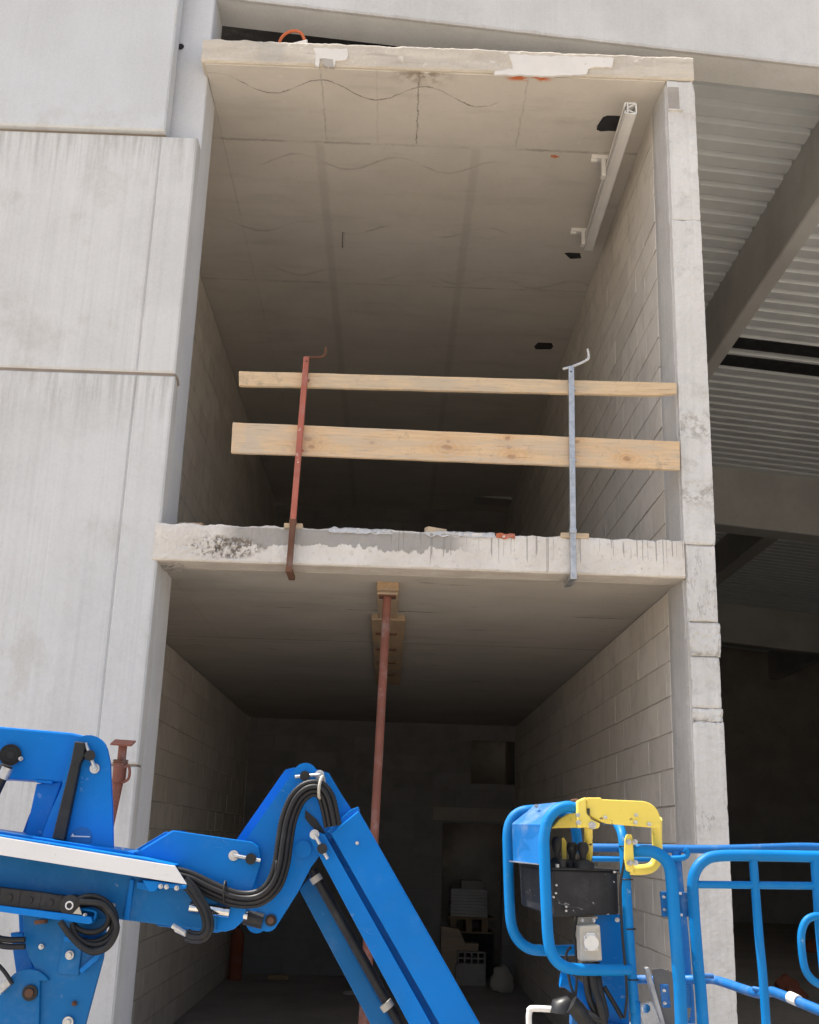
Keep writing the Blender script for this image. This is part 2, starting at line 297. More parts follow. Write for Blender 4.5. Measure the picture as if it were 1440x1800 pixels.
# ------------------------------------------------------------------ mesh kit
class MB:
    def __init__(s): s.v = []; s.f = []; s.sm = []
    def add(s, vs_, fs, smooth=False):
        o = len(s.v); s.v += [tuple(v) for v in vs_]
        s.f += [tuple(i+o for i in f) for f in fs]; s.sm += [smooth]*len(fs); return s
    def box(s, a, b):
        (x0, y0, z0), (x1, y1, z1) = a, b
        return s.add([(x0,y0,z0),(x1,y0,z0),(x1,y1,z0),(x0,y1,z0),(x0,y0,z1),(x1,y0,z1),(x1,y1,z1),(x0,y1,z1)],
            [(0,3,2,1),(4,5,6,7),(0,1,5,4),(1,2,6,5),(2,3,7,6),(3,0,4,7)])
    def hexa(s, lo, hi):                        # four bottom corners, four top corners (same order, anticlockwise from above)
        return s.add(list(lo)+list(hi), [(3,2,1,0),(4,5,6,7),(0,1,5,4),(1,2,6,5),(2,3,7,6),(3,0,4,7)])
    def prism(s, poly, off):                    # polygon of 3-D points pushed along the vector off
        n = len(poly); off = Vector(off); A = [Vector(p) for p in poly]; B = [p+off for p in A]
        nrm = Vector((0, 0, 0))
        for i in range(n): nrm += A[i].cross(A[(i+1) % n])
        if nrm.dot(off) > 0: A.reverse(); B.reverse()
        return s.add(A+B, [tuple(range(n)), tuple(range(2*n-1, n-1, -1))]+[(i, i+n, (i+1) % n+n, (i+1) % n) for i in range(n)])
    def tube(s, pts, r, n=12, smooth=True, sub=5, caps=True, ridge=0, ridgen=0):
        pts = [Vector(p) for p in pts]
        if sub > 1 and len(pts) > 2:
            q = []; e = [pts[0]*2-pts[1]]+pts+[pts[-1]*2-pts[-2]]
            for i in range(1, len(e)-2):
                for k in range(sub):
                    u = k/sub; a, b, c, d = e[i-1:i+3]
                    q.append(.5*((2*b)+(c-a)*u+(2*a-5*b+4*c-d)*u*u+(3*b-a-3*c+d)*u**3))
            pts = q+[pts[-1]]
        if ridgen:                               # corrugated conduit
            L = [0]
            for i in range(1, len(pts)): L.append(L[-1]+(pts[i]-pts[i-1]).length)
            m = int(L[-1]*ridgen*2); q = []; j = 0
            for i in range(m+1):
                u = L[-1]*i/m
                while j < len(L)-2 and L[j+1] < u: j += 1
                q.append(pts[j].lerp(pts[j+1], (u-L[j])/max(1e-9, L[j+1]-L[j])))
            pts = q
        t0 = (pts[1]-pts[0]).normalized(); nn = t0.orthogonal().normalized(); vs_ = []; N = len(pts)
        for i, p in enumerate(pts):
            tt = (pts[min(i+1, N-1)]-pts[max(i-1, 0)]).normalized()
            nn = (nn-tt*nn.dot(tt)).normalized(); bb = tt.cross(nn)
            rr = (r[i] if isinstance(r, (list, tuple)) else r)*(1-(ridge if (ridgen and i % 2) else 0))
            vs_ += [p+(nn*math.cos(2*math.pi*k/n)+bb*math.sin(2*math.pi*k/n))*rr for k in range(n)]
        fs = [(i*n+k, i*n+(k+1) % n, (i+1)*n+(k+1) % n, (i+1)*n+k) for i in range(N-1) for k in range(n)]
        s.add(vs_, fs, smooth)
        if caps: s.add(vs_[:n], [tuple(range(n-1, -1, -1))]); s.add(vs_[-n:], [tuple(range(n))])
        return s
    def cyl(s, a, b, r, n=16, r2=None): return s.tube([a, b], [r, r if r2 is None else r2], n, n > 8, 1)
    def loft(s, rings, smooth=False, close=True):
        n = len(rings[0]); vs_ = [p for r in rings for p in r]
        fs = [(i*n+k, (i+1)*n+k, (i+1)*n+(k+1) % n, i*n+(k+1) % n) for i in range(len(rings)-1) for k in range(n if close else n-1)]
        if close: fs += [tuple(range(n)), tuple((len(rings)-1)*n+k for k in range(n-1, -1, -1))]
        return s.add(vs_, fs, smooth)
    def mesh(s, name, mat):
        me = bpy.data.meshes.new(name); me.from_pydata(s.v, [], s.f); me.materials.append(M[mat] if isinstance(mat, str) else mat)
        me.polygons.foreach_set('use_smooth', s.sm); me.update()
        b = bmesh.new(); b.from_mesh(me); bmesh.ops.recalc_face_normals(b, faces=b.faces); b.to_mesh(me); b.free(); return me
    def build(s, name, mat, parent=None, bev=0, label=None):
        o = bpy.data.objects.new(name, s.mesh(name, mat)); col.objects.link(o)
        if bev:
            m = o.modifiers.new('bevel', 'BEVEL'); m.width = bev; m.segments = 2; m.limit_method = 'ANGLE'; m.angle_limit = math.radians(40)
        if parent: put(o, parent)
        if label: o['label'] = label
        return o
def put(o, parent):
    o.parent = parent; o.matrix_parent_inverse = parent.matrix_world.inverted() if parent.type == 'EMPTY' and False else Matrix.Translation(-parent.location)
def tag(o, label, cat, group=None):
    o['label'] = label; o['category'] = cat
    if group: o['group'] = group
    return o
def thing(name, loc, label, cat, group=None):
    o = bpy.data.objects.new(name, None); col.objects.link(o); o.location = loc; o.empty_display_size = .1
    return tag(o, label, cat, group)
def struct(o): o['kind'] = 'structure'; return o
def box(name, a, b, mat, parent=None, bev=0, label=None): return MB().box(a, b).build(name, mat, parent, bev, label)
def N3(x, y, z): return mn.noise(Vector((x, y, z)))
def F3(x, y, z): return mn.fractal(Vector((x, y, z)), 1.0, 2.0, 4)

# ------------------------------------------------------------------ key sizes
YF = 7.2; XL, XR, XR2 = -1.563, 1.89, 2.10; XW = -2.12; XRW = 1.868; YB = 17.2; YU = 18.8; GZ = -.24
Z1B, Z1T, Z2B, Z2T = 3.352, 3.60, 7.17, 7.385; SL = .0911
def beamz(x): return 7.783-SL*x                    # underside of gable beam
def deckz(x): return 8.3-SL*x

# ------------------------------------------------------------------ ground
struct(MB().add([(-120,-120,GZ),(120,-120,GZ),(120,120,GZ),(-120,120,GZ)], [(0,1,2,3)]).build('ground', 'ground'))
struct(box('concrete_floor', (-2.3, 7.22, GZ-.1), (2.08, 20.6, GZ+.02), 'floor'))

# ------------------------------------------------------------------ left facade of precast panels
pw = thing('panel_wall', (-4, 7.3, GZ), 'tall facade of pale grey precast concrete panels with horizontal joints', 'wall')
def panel(z0, z1, x1, xg, y0=YF, y1=YF+.155, mat='panel', lab=None):
    """one precast panel: chamfered edges, recessed vertical groove near its right edge"""
    c = .012; b = MB(); x0 = -6.2
    def plate(xa, xb):
        r = []
        for (xx, zz, yy) in ((xa, z0, y1), (xb, z0, y1), (xb, z1, y1), (xa, z1, y1)): r.append(Vector((xx, yy, zz)))
        m = [Vector((xa, y0+c, z0)), Vector((xb, y0+c, z0)), Vector((xb, y0+c, z1)), Vector((xa, y0+c, z1))]
        f = [Vector((xa+c, y0, z0+c)), Vector((xb-c, y0, z0+c)), Vector((xb-c, y0, z1-c)), Vector((xa+c, y0, z1-c))]
        b.loft([r, m, f])
    if xg: plate(x0, xg); plate(xg+.0, x1)
    else: plate(x0, x1)
    o = b.build('wall_panel', mat, pw)
    if lab: o['label'] = lab
    return o
XG = -1.824
panel(6.553, 9.2, -1.797, None, YF-.035, YF+.12, 'panel_up', 'smooth bluish topmost panel standing proud of those below')
panel(4.672, 6.530, XL, XG); panel(2.052, 4.650, XL, XG); panel(GZ-.05, 2.036, XL, XG)
MB().box((-6.2, YF+.025, 6.525), (-1.80, YF+.11, 6.556)).build('joint_seal', 'seal', pw)
MB().box((-6.2, YF+.012, 4.648), (XL-.012, YF+.14, 4.675)).build('joint_seal', 'seal', pw)
MB().tube([(XL-.02, YF+.018, 4.662), (XL+.001, YF+.03, 4.66), (XL+.006, YF+.08, 4.652), (XL+.004, YF+.12, 4.628)], .009, 8).build('joint_seal', 'seal', pw)
MB().box((-6.2, YF+.02, 2.034), (XL-.01, YF+.14, 2.054)).build('joint_seal', 'seal', pw)
MB().box((-6.2, YF+.165, GZ), (-1.95, YF+.5, 9.2)).build('backing_wall', 'column', pw)
MB().box((-1.812, YF-.036, 7.47), (-1.799, YF-.02, 7.63)).build('tape', 'film', pw)
cl = thing('concrete_column', (-1.75, 7.55, GZ), 'dark grey concrete column between the panels and open rooms, dark disc for a round hole near top', 'column')
b = MB(); rc = .02
ring = [(-1.95, 7.36), (XL-.035-rc, 7.36), (XL-.035, 7.36+rc), (XL-.002, 7.42), (XL-.002, 7.73), (-1.95, 7.73)]
ring = [(-1.95, 7.36), (XL-.012, 7.36), (XL-.002, 7.37), (XL-.002, 7.73), (-1.95, 7.73)]
b.loft([[(x, y, z) for x, y in ring] for z in (GZ, 8.6)]); b.build('shaft', 'column', cl)
hp = P(317, 82, 7.357); MB().cyl(hp, hp+Vector((0, .004, 0)), .031, 24).build('cast_hole_shade', 'dark', cl)  # flat dark disc painted on the face as the shade inside the hole
MB().tube([hp+Vector((.032*math.cos(k*.2618), 0, .032*math.sin(k*.2618))) for k in range(25)], .004, 8).build('hole_rim', 'column', cl)

# ------------------------------------------------------------------ open two-storey bay
bay = thing('concrete_bay', (.2, 7.3, GZ), 'open two-storey concrete frame of two thick slabs carried by a rough right-hand pillar', 'building')
def slab(name, x0, x1, zb, zt, yf, mat, seed, rough, honey=None, topamp=.012):
    st = 260; rings = []
    for i in range(st+1):
        x = x0+(x1-x0)*i/st; rg = [Vector((x, YU+.2, zb)), Vector((x, yf+.22, zb))]
        nz = 14
        rg.append(Vector((x, yf+.012+.006*N3(x*7, 1, seed), zb+.0005)))
        for k in range(nz+1):
            u = k/nz; z = zb+.012+(zt-zb-.012)*u
            d = F3(x*6, z*9, seed)*rough+F3(x*30, z*30, seed)*rough*.5
            if honey:
                hw = math.exp(-((x-honey[0])/honey[1])**2-((z-honey[2])/honey[3])**2)
                d += hw*(abs(N3(x*26, z*30, 4.))*.035+.012*N3(x*60, z*60, 2))
            if k == nz: d += .006+.01*max(0, N3(x*11, 5, seed))
            zz = z+(u**3)*(F3(x*9, 0, seed+3)*topamp-.004+.012*max(0, N3(x*23, 3, seed)-.25))
            rg.append(Vector((x, yf+d, zz)))
        rg += [Vector((x, yf+.05, zt+F3(x*9, 0, seed+3)*topamp*.8)), Vector((x, YU+.2, zt))]
        rings.append(rg)
    return MB().loft(rings).build(name, mat, bay)
s1 = slab('floor_slab', -1.594, XR-.002, Z1B, Z1T+.005, YF-.015, 'slab', 1.7, .007, (-1.15, .22, 3.46, .07))
s1['label'] = 'mid-height slab with limewashed edge, grey cement smears and drip marks'
s2 = slab('top_slab', -1.588, XR2-.005, Z2B+.004, Z2T-.01, YF-.015, 'topslab', 5.1, .007, topamp=.009)
s2['label'] = 'weathered tan top slab with white plaster patches'
# soffits as cast plates just under the slabs
def soffit(name, y0, x0, x1, z, mat):
    b = MB(); b.box((x0, y0, z-.006), (x1, YU, z+.004)); return b.build(name, mat, bay)
soffit('ceiling_plate', YF+.012, XL+.004, XR-.004, Z2B, 'ceil_up')
soffit('ceiling_plate', 7.735, XW, XL+.002, Z2B, 'ceil_up')
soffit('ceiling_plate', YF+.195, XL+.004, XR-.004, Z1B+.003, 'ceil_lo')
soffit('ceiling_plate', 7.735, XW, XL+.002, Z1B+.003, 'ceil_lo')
for zt, zb in ((Z1T, Z1B), (Z2T, Z2B)): box('slab_wing', (XW-.26, 7.74, zb+.008), (XL, YU, zt-.002), 'raw', bay)
# spalled lower left corner of the mid slab
b = MB()
for i in range(26):
    p = PZ(random.uniform(288, 322), random.uniform(990, 1003), Z1B-.002); r = random.uniform(.008, .022)
    b.hexa([p+Vector((-r, -r, -r*.8)), p+Vector((r, -r*.6, -r*.5)), p+Vector((r*.7, r, -r*.6)), p+Vector((-r*.8, r*.8, -r*.4))],
           [p+Vector((-r, -r, .004)), p+Vector((r, -r, .004)), p+Vector((r, r, .004)), p+Vector((-r, r, .004))])
b.build('spalled_corner', 'raw', bay)['kind'] = 'stuff'
b = MB(); random.seed(21)
for i in range(330):
    px = random.gauss(395, 48); py = random.gauss(963, 13)
    if not (300 < px < 500 and 938 < py < 987): continue
    p = P(px, py, YF-.006); r_ = random.uniform(.004, .013); v = [p+Vector((random.uniform(-1, 1)*r_*1.3, random.uniform(-.5, .8)*r_, random.uniform(-1, 1)*r_)) for k in range(4)]+[p+Vector((0, -r_*.9, r_*.3))]
    b.add(v, [(0, 1, 4), (1, 2, 4), (2, 3, 4), (3, 0, 4), (0, 2, 1), (0, 3, 2)])
b.build('honeycomb_gravel', 'slab', bay)['kind'] = 'stuff'
# plaster patches on the top slab
def patch(pts, Y, mat, name='plaster_patch', th=.006, parent=bay):
    q = []
    for i, a in enumerate(pts):
        c = pts[(i+1) % len(pts)]; n = max(1, int(math.hypot(c[0]-a[0], c[1]-a[1])/7))
        for k in range(n):
            u = k/n; j = 0 if n == 1 else 1.6
            q.append(P(a[0]+(c[0]-a[0])*u+random.uniform(-j, j), a[1]+(c[1]-a[1])*u+random.uniform(-j, j)*.8, Y))
    return MB().prism(q, (0, th, 0)).build(name, mat, parent)
patch([(553,85),(612,86),(610,104),(590,106),(588,116),(578,117),(578,103),(563,103),(560,117),(555,112)], YF-.028, 'plaster', th=.02)
patch([(896,95),(960,98),(1078,101),(1076,118),(1046,117),(1035,120),(1030,131),(980,133),(868,131),(870,124),(902,121)], YF-.028, 'plaster', th=.02)
patch([(566,104),(585,104),(586,117),(572,117)], YF-.030, 'raw', 'mortar_patch', th=.02)
# pillar from irregular cast pieces
def pillar_piece(z0, z1, seed, chip=.006, x0=XR, x1=XR2, y0=YF, y1=7.63, mat='pillar', notch=None):
    n = max(4, int((z1-z0)/.012)); rings = []
    for i in range(n+1):
        z = z0+(z1-z0)*i/n; e = .0
        if i in (0, n): e = .007
        if i in (1, n-1): e = .001
        rg = []
        def cut(ed): return chip*(.35+max(0, F3(seed+ed*9, z*14, ed))*2.2)+e
        c0, c1 = cut(1), cut(2)
        if notch:
            for (zc, zw, dx) in notch: c1 += dx*math.exp(-((z-zc)/zw)**2)
        rg_ = 2.4 if chip > .011 else 1.; ys = lambda x: y0+.004*rg_*F3(x*8, z*8, seed)+.003*rg_*N3(x*30, z*30, seed)+.002*rg_*N3(x*70, z*70, seed)
        rg += [Vector((x0, y0+c0, z)), Vector((x0+c0, ys(x0), z))]
        for k in range(1, 12): xx = x0+(x1-x0)*k/12; en = 1 if i == n else (-1 if i == 0 else 0); rg.append(Vector((xx, ys(xx)+e*(.6+1.4*abs(N3(xx*25, seed, i))), z-en*.012*max(0, .2+F3(xx*14, seed, 2.))*(1 if chip > .0045 else .35))))
        rg += [Vector((x1-c1, ys(x1), z)), Vector((x1, y0+c1*1.3, z)), Vector((x1, y1, z)), Vector((x0, y1, z))]
        rings.append(rg)
    return MB().loft(rings).build('pillar_block', mat, bay)
pz = lambda y: P(1235, y, YF).z
cuts = [GZ, pz(1268), pz(1244), pz(1153), pz(1093), pz(957)]
for i in range(len(cuts)-1):
    pillar_piece(cuts[i], cuts[i+1]-(0, .002, .004, .003, .004)[i], 3.1*i, [.005, .013, .008, .016, .009][i], XR+(.010, .008, .012, .008, .008)[i], XR2-(0, -.001, .008, -.006, .006)[i], YF+(.0, .003, .002, -.003, .001)[i])
pillar_piece(cuts[-1], pz(388), 40, .0048, XR, XR2-.001, YF-.006, notch=[(cuts[-1]+.01, .02, .01)])
pillar_piece(pz(388)+.001, 7.168, 51, .004, XR+.004, XR2-.002, YF-.004, notch=[(7.16, .05, .02)])
box('pillar_core', (XR+.03, YF+.02, GZ), (XR2-.025, 7.60, 7.16), 'mortar', bay)
a, c = P(1176, 150, YF-.008), P(1200, 193, YF-.008)
MB().box((XR+.006, YF-.008, c.z), (c.x-.02, YF+.002, a.z-.01)).build('mortar_patch', 'raw', bay, .004)
MB().box((XR+.004, YF-.022, c.z-.012), (c.x, YF+.002, c.z)).build('mortar_ledge', 'pillar', bay, .004)
# rendered jamb strip beside the blocks
for (z0, z1) in ((GZ, Z1B), (Z1T, Z2B)):
    rings = [[Vector((XRW+.004, 7.61+.03*F3(z*5, 1, 2), z)), Vector((XRW-.004+.003*N3(z*9, 2, 1), 7.50+.012*N3(z*7, 1, 2), z)), Vector((XR-.006+.006*N3(z*8, 3, 3), 7.25+.02*N3(z*6, 4, 4), z)), Vector((XR+.02, 7.23, z)), Vector((XR+.02, 7.63, z))] for z in [z0+(z1-z0)*k/120 for k in range(121)]]
    MB().loft(rings).build('jamb_render', 'pillar_side', bay)
b = MB(); rings = []
for k in range(141):
    z = .2+2.75*k/140; w_ = .02+.012*N3(z*9, 0, 1); rings.append([Vector((XR-.004, 7.19+.006*N3(z*20, 1, 1)+.006, z)), Vector((XR-.012-.006*abs(N3(z*25, 2, 2)), 7.24, z)), Vector((XR-.006, 7.27+w_, z)), Vector((XR+.02, 7.27, z)), Vector((XR+.02, 7.21, z))])
b.loft(rings).build('mortar_bead', 'pillar_side', bay)

# ------------------------------------------------------------------ concrete block walls
BLK_L, BLK_H = .60, .235
def block_mesh(L, H, seed, axis, mat='block'):
    b = MB(); random.seed(seed); g = .004; D = .06; j = lambda: random.uniform(-.003, .003)
    r = []
    for (d, e) in ((D, 0), (.003, 0), (0, .0035)):
        pts = [(-L/2+g+e, -H/2+g+e), (L/2-g-e, -H/2+g+e), (L/2-g-e, H/2-g-e), (-L/2+g+e, H/2-g-e)]
        r.append([Vector((d+j()*.4, u+j(), v+j())) if axis == 'x+' else (Vector((-d+j()*.4, u+j(), v+j())) if axis == 'x-' else Vector((u+j(), d+j()*.4, v+j()))) for u, v in pts])
    return b.loft(r).mesh('block', mat)
def block_wall(axis, at, u0, u1, z0, z1, label, holes=(), mat='block', mm='mortar'):
    loc = {'x+': (at, u0, z0), 'x-': (at, u0, z0), 'y': (u0, at, z0)}[axis]
    root = thing('block_wall', loc, label, 'wall', 'concrete block walls')
    cache = {}; n = int(round((z1-z0)/BLK_H)); h = (z1-z0)/n; m = MB(); th = .2
    if axis == 'x+': m.box((at+.0055, u0, z0), (at+th, u1, z1))
    elif axis == 'x-': m.box((at-th, u0, z0), (at-.0055, u1, z1))
    else:
        us = sorted({u0, u1, *[q for hh in holes for q in hh[:2]]}); zs = sorted({z0, z1, *[q for hh in holes for q in hh[2:]]})
        for ua, ub in zip(us, us[1:]):
            for za, zb in zip(zs, zs[1:]):
                if not any(hh[0] <= (ua+ub)/2 <= hh[1] and hh[2] <= (za+zb)/2 <= hh[3] for hh in holes): m.box((ua, at+.007, za), (ub, at+th, zb))
    m.build('mortar_bed', mm, root)
    for k in range(n):
        u = u0-(BLK_L*(.35 if k % 2 else .82)); zc = z0+h*(k+.5)
        while u < u1-.02:
            a, c = max(u, u0), min(u+BLK_L, u1); segs = [(a, c)]
            for hh in holes:
                if hh[2] < zc < hh[3]:
                    ns = []
                    for (p, q) in segs:
                        if q <= hh[0] or p >= hh[1]: ns.append((p, q)); continue
                        if p < hh[0]: ns.append((p, hh[0]))
                        if q > hh[1]: ns.append((hh[1], q))
                    segs = ns
            for (p, q) in segs:
                if q-p < .04: continue
                L = round(q-p, 2); key = (L, k % 3)
                if key not in cache: cache[key] = block_mesh(L, h, len(cache)+5, axis, mat)
                o = bpy.data.objects.new('block', cache[key]); col.objects.link(o); o.parent = root
                random.seed(k*97+int(p*50)); d = random.uniform(-.0035, 0)*(-1 if axis == 'x-' else 1); uc = (p+q)/2
                wp = {'x+': (at+d, uc, zc), 'x-': (at+d, uc, zc), 'y': (uc, at+d, zc)}[axis]
                o.location = Vector(wp)-Vector(loc)
            u += BLK_L
    return root
block_wall('x+', XRW, 7.60, YB, GZ+.02, Z1B-.004, 'beige concrete block wall joining the pillar in the lower room')
block_wall('x+', XRW, 7.60, YU, Z1T, Z2B-.006, 'beige concrete block wall joining the pillar in the upper room')
block_wall('x-', XW, 7.735, YB, GZ+.02, Z1B-.004, 'dim concrete block wall behind the column in the lower room')
block_wall('x-', XW, 7.735, YU, Z1T, Z2B-.006, 'dim concrete block wall behind the column in the upper room')
dl, dr = P(779, 1442, YB), P(884, 1442, YB); wa, wb = P(829, 1297, YB), P(905, 1380, YB)
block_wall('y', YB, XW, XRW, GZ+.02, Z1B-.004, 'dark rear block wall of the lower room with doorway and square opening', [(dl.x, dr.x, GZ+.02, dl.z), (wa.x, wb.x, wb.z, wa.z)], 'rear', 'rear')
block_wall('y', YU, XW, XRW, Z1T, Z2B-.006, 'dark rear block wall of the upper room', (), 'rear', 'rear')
rear = thing('rear_passage', (0, 19, GZ), 'dark passage behind the doorway of the lower room', 'passage')
box('passage_wall', (-2.5, 20.4, GZ), (2.1, 20.6, 3.34), 'mortar', rear); box('passage_wall', (-2.5, 17.4, GZ), (-2.3, 20.4, 3.34), 'mortar', rear)
box('passage_wall', (1.9, 17.4, GZ), (2.06, 20.4, 3.34), 'mortar', rear); box('passage_ceiling', (-2.5, 17.4, 3.345), (2.06, 20.6, 3.5), 'raw', rear)
lt = box('door_lintel', (dl.x-.15, YB-.012, dl.z+.0), (dr.x+.12, YB+.19, dl.z+.19), 'raw', rear, .004)

# ------------------------------------------------------------------ hall on the right with its roof
hall = thing('warehouse_hall', (6, 9, GZ), 'dark open hall with corrugated metal roof and sloping concrete beams', 'building')
def lat_beam(x0, x1, y0, y1, zf, h, mat, name, st=1):
    b = MB(); rg = []
    for k in range(st+1):
        x = x0+(x1-x0)*k/st; z = zf(x); c = .012
        rg.append([Vector((x, y0, z+c)), Vector((x, y0+c, z)), Vector((x, y1, z)), Vector((x, y1, z+h)), Vector((x, y0, z+h))])
    return b.loft(rg).build(name, mat, hall)
# front gable beam, with a ragged edge strip of spilt grout under its lower arris
gb = lat_beam(-1.58, 12.5, 7.40, 7.72, beamz, .78, 'beam', 'gable_beam'); gb['label'] = 'pale sloping gable beam over the top slab'
b = MB(); rg = []
for k in range(401):
    x = -1.55+9*k/400; z = beamz(x)+.004; d = .006+.012*max(0, F3(x*5, 1, 2))+.006*N3(x*22, 1, 3)
    rg.append([Vector((x, 7.398-d*.5, z-.004)), Vector((x, 7.398-d*.6, z+.01+d*.9)), Vector((x, 7.41, z+.03)), Vector((x, 7.42, z-.004))])
b.loft(rg).build('grout_edge', 'pillar_side', hall)
box('parapet_wall', (-6.2, 7.5, 8.5), (12.5, 7.72, 8.9), 'beam', hall)
# depth beams
def depth_beam(x0, wd, z0, z1, y0, y1):
    c = .015; r = [(x0, z1), (x0, z0+c), (x0+c, z0), (x0+wd-c, z0), (x0+wd, z0+c), (x0+wd, z1)]
    return MB().loft([[Vector((x, y, z)) for x, z in r] for y in (y0, y1)]).build('roof_beam', 'beam_in', hall)
depth_beam(3.645, .17, 7.27, deckz(3.645)+.02, 7.72, 17.9); depth_beam(8.2, .17, 6.85, deckz(8.2)+.02, 7.72, 17.9)
lat_beam(-2.3, 14.0, 17.9, 18.35, lambda x: 7.27-.085*x, 1.06, 'beam_in', 'cross_beam')
depth_beam(6.55, .3, 7.05, deckz(6.55)+.02, 18.35, 33); depth_beam(2.4, .3, 7.3, deckz(2.4)+.02, 18.35, 33); depth_beam(11.0, .3, 6.5, deckz(11)+.02, 18.35, 33)
lat_beam(-2.3, 14.0, 27.5, 27.9, lambda x: 7.27-.085*x, 1.06, 'beam_in', 'cross_beam')
# corrugated deck: trapezoidal ribs running across, every 245 mm
pr = []; y = 7.70; p_ = .245
while y < 33:
    pr += [(y, .0), (y+.150, .0), (y+.160, .012), (y+.172, .075), (y+.222, .075), (y+.240, .008)]; y += p_
x0, x1 = 2.05, 14.0
MB().loft([[Vector((x, yy, deckz(x)+zz)) for yy, zz in pr] for x in (x0, x1)], close=False).build('roof_deck', 'deck', hall, label='ribbed galvanised roof deck')
MB().loft([[Vector((x, yy, deckz(x)+.09)) for yy in (7.6, 33.2)] for x in (x0, x1)], close=False).build('roof_membrane', 'dark', hall)
MB().add([(-6.2, 7.7, 9.0), (2.1, 7.7, 8.4), (2.1, 33, 8.4), (-6.2, 33, 9.0)], [(0,1,2,3)]).build('roof_membrane', 'dark', hall)
for ya, yb in ((13.10, 13.40), (13.62, 13.95)):
    MB().loft([[Vector((x, ya, deckz(x)-.004)), Vector((x, yb, deckz(x)-.004)), Vector((x, yb, deckz(x)-.012)), Vector((x, ya, deckz(x)-.012))] for x in (3.82, 12.5)]).build('roof_strip', 'dark', hall, label='dark strip between roof ribs')
box('side_wall', (2.03, 7.62, GZ), (2.092, 33, 8.02), 'mortar', hall); box('far_wall', (2.1, 33, GZ), (14.2, 33.3, 8.3), 'raw', hall); box('side_wall', (13.9, 7.5, GZ), (14.2, 33, 7.6), 'raw', hall)
box('upper_wall', (-2.4, 19.02, GZ), (2.07, 19.2, 8.3), 'mortar', hall)
box('unseen_front_wall', (8.2, 7.42, GZ), (14.2, 7.70, 7.4), 'beam', hall)  # added outside the view to narrow the opening and keep the hall dim
box('front_post', (8.0, 7.35, GZ), (8.2, 7.75, 7.04), 'beam', hall)
# things lying in the hall
def lump(name, c, s, mat, seed, label, cat, group=None):
    bm = bmesh.new(); bmesh.ops.create_icosphere(bm, subdivisions=3, radius=1)
    for v in bm.verts:
        d = 1+.35*F3(v.co.x*1.5+seed, v.co.y*1.5, v.co.z*1.5); v.co = Vector((v.co.x*s[0]*d, v.co.y*s[1]*d, max(-.45, v.co.z)*s[2]*d))
    zm = min(v.co.z for v in bm.verts)
    for v in bm.verts: v.co += Vector((c[0], c[1], c[2]-zm))
    me = bpy.data.meshes.new(name); bm.to_mesh(me); bm.free(); me.materials.append(M[mat]); o = bpy.data.objects.new(name, me); col.objects.link(o)
    for p in me.polygons: p.use_smooth = True
    return tag(o, label, cat, group)
for (px, py, s, sd_) in ((1384, 1737, .17, 1), (1398, 1752, .15, 2), (1428, 1668, .2, 3)):
    p = PZ(px, py+6, GZ); lump('clay_rubble', (p.x, p.y, GZ-.01), (s, s*.8, s*.8), 'clay', sd_, ['reddish clay rubble heap on the hall floor, larger of the pair', 'reddish clay rubble heap on the hall floor, smaller of the pair', 'dull red heap farther back on the hall floor'][sd_-1], 'rubble')

# ------------------------------------------------------------------ guard rail at the upper floor edge
def guard_post(top, bot, half, mat, matlo, zcl, hook, label):
    a, c = P(*top, YF-.055), P(*bot, YF-.05); root = thing('guard_post', (c.x, c.y, c.z), label, 'guard post')
    ax = (a-c).normalized(); mid = c+ax*((zcl-c.z)/ax.z)
    sx = Vector((half, 0, 0)); sy = Vector((0, half, 0))
    def leg(p, q, m, name):
        return MB().hexa([p-sx-sy, p+sx-sy, p+sx+sy, p-sx+sy], [q-sx-sy, q+sx-sy, q+sx+sy, q-sx+sy]).build(name, m, root, .004)
    leg(mid, a, mat, 'tube'); leg(c+Vector((0, .002, 0)), mid, matlo, 'clamp_leg')
    MB().box((c.x-half-.002, c.y-half, c.z-.012), (c.x+half+.002, YF+.19, c.z+.022)).build('clamp_foot', matlo, root, .004)
    MB().box((mid.x-half-.004, mid.y-half-.002, mid.z+.002), (mid.x+half+.004, YF+.22, mid.z+.03)).build('clamp_bracket', matlo, root, .003)
    hk = [P(x, y, YF-.055+dy) for x, y, dy in hook]; MB().tube(hk, .0095, 10).build('hook', 'zinc' if mat == 'zinc' else 'rust', root)
    MB().cyl(P(top[0], top[1]+7, YF-.055-half-.003), P(top[0], top[1]+7, YF-.055), .006, 10).build('bolt', 'black', root)
    for zr, hh in ((4.12, .1), (4.63, .05)):
        q = c+ax*((zr-c.z)/ax.z)
        MB().box((q.x+half-.004, q.y, zr), (q.x+half+.012, q.y+.085, zr+.012)).build('board_hook', mat, root)
    return root
guard_post((539, 628), (508, 1003), .019, 'redpost', 'rust', 3.615, [(535, 629, 0), (552, 628, 0), (566, 627, -.01), (571, 623, -.015), (573, 610, -.03)], 'red painted guard post with hooked top clamped to the slab edge')
guard_post((1004, 646), (1008, 1016), .019, 'zinc', 'zinc', 3.615, [(989, 649, 0), (1004, 645, 0), (1022, 638, 0), (1033, 632, -.01), (1035, 626, -.015), (1033, 613, -.03)], 'galvanised grey guard post with hooked top clamped to the slab edge')
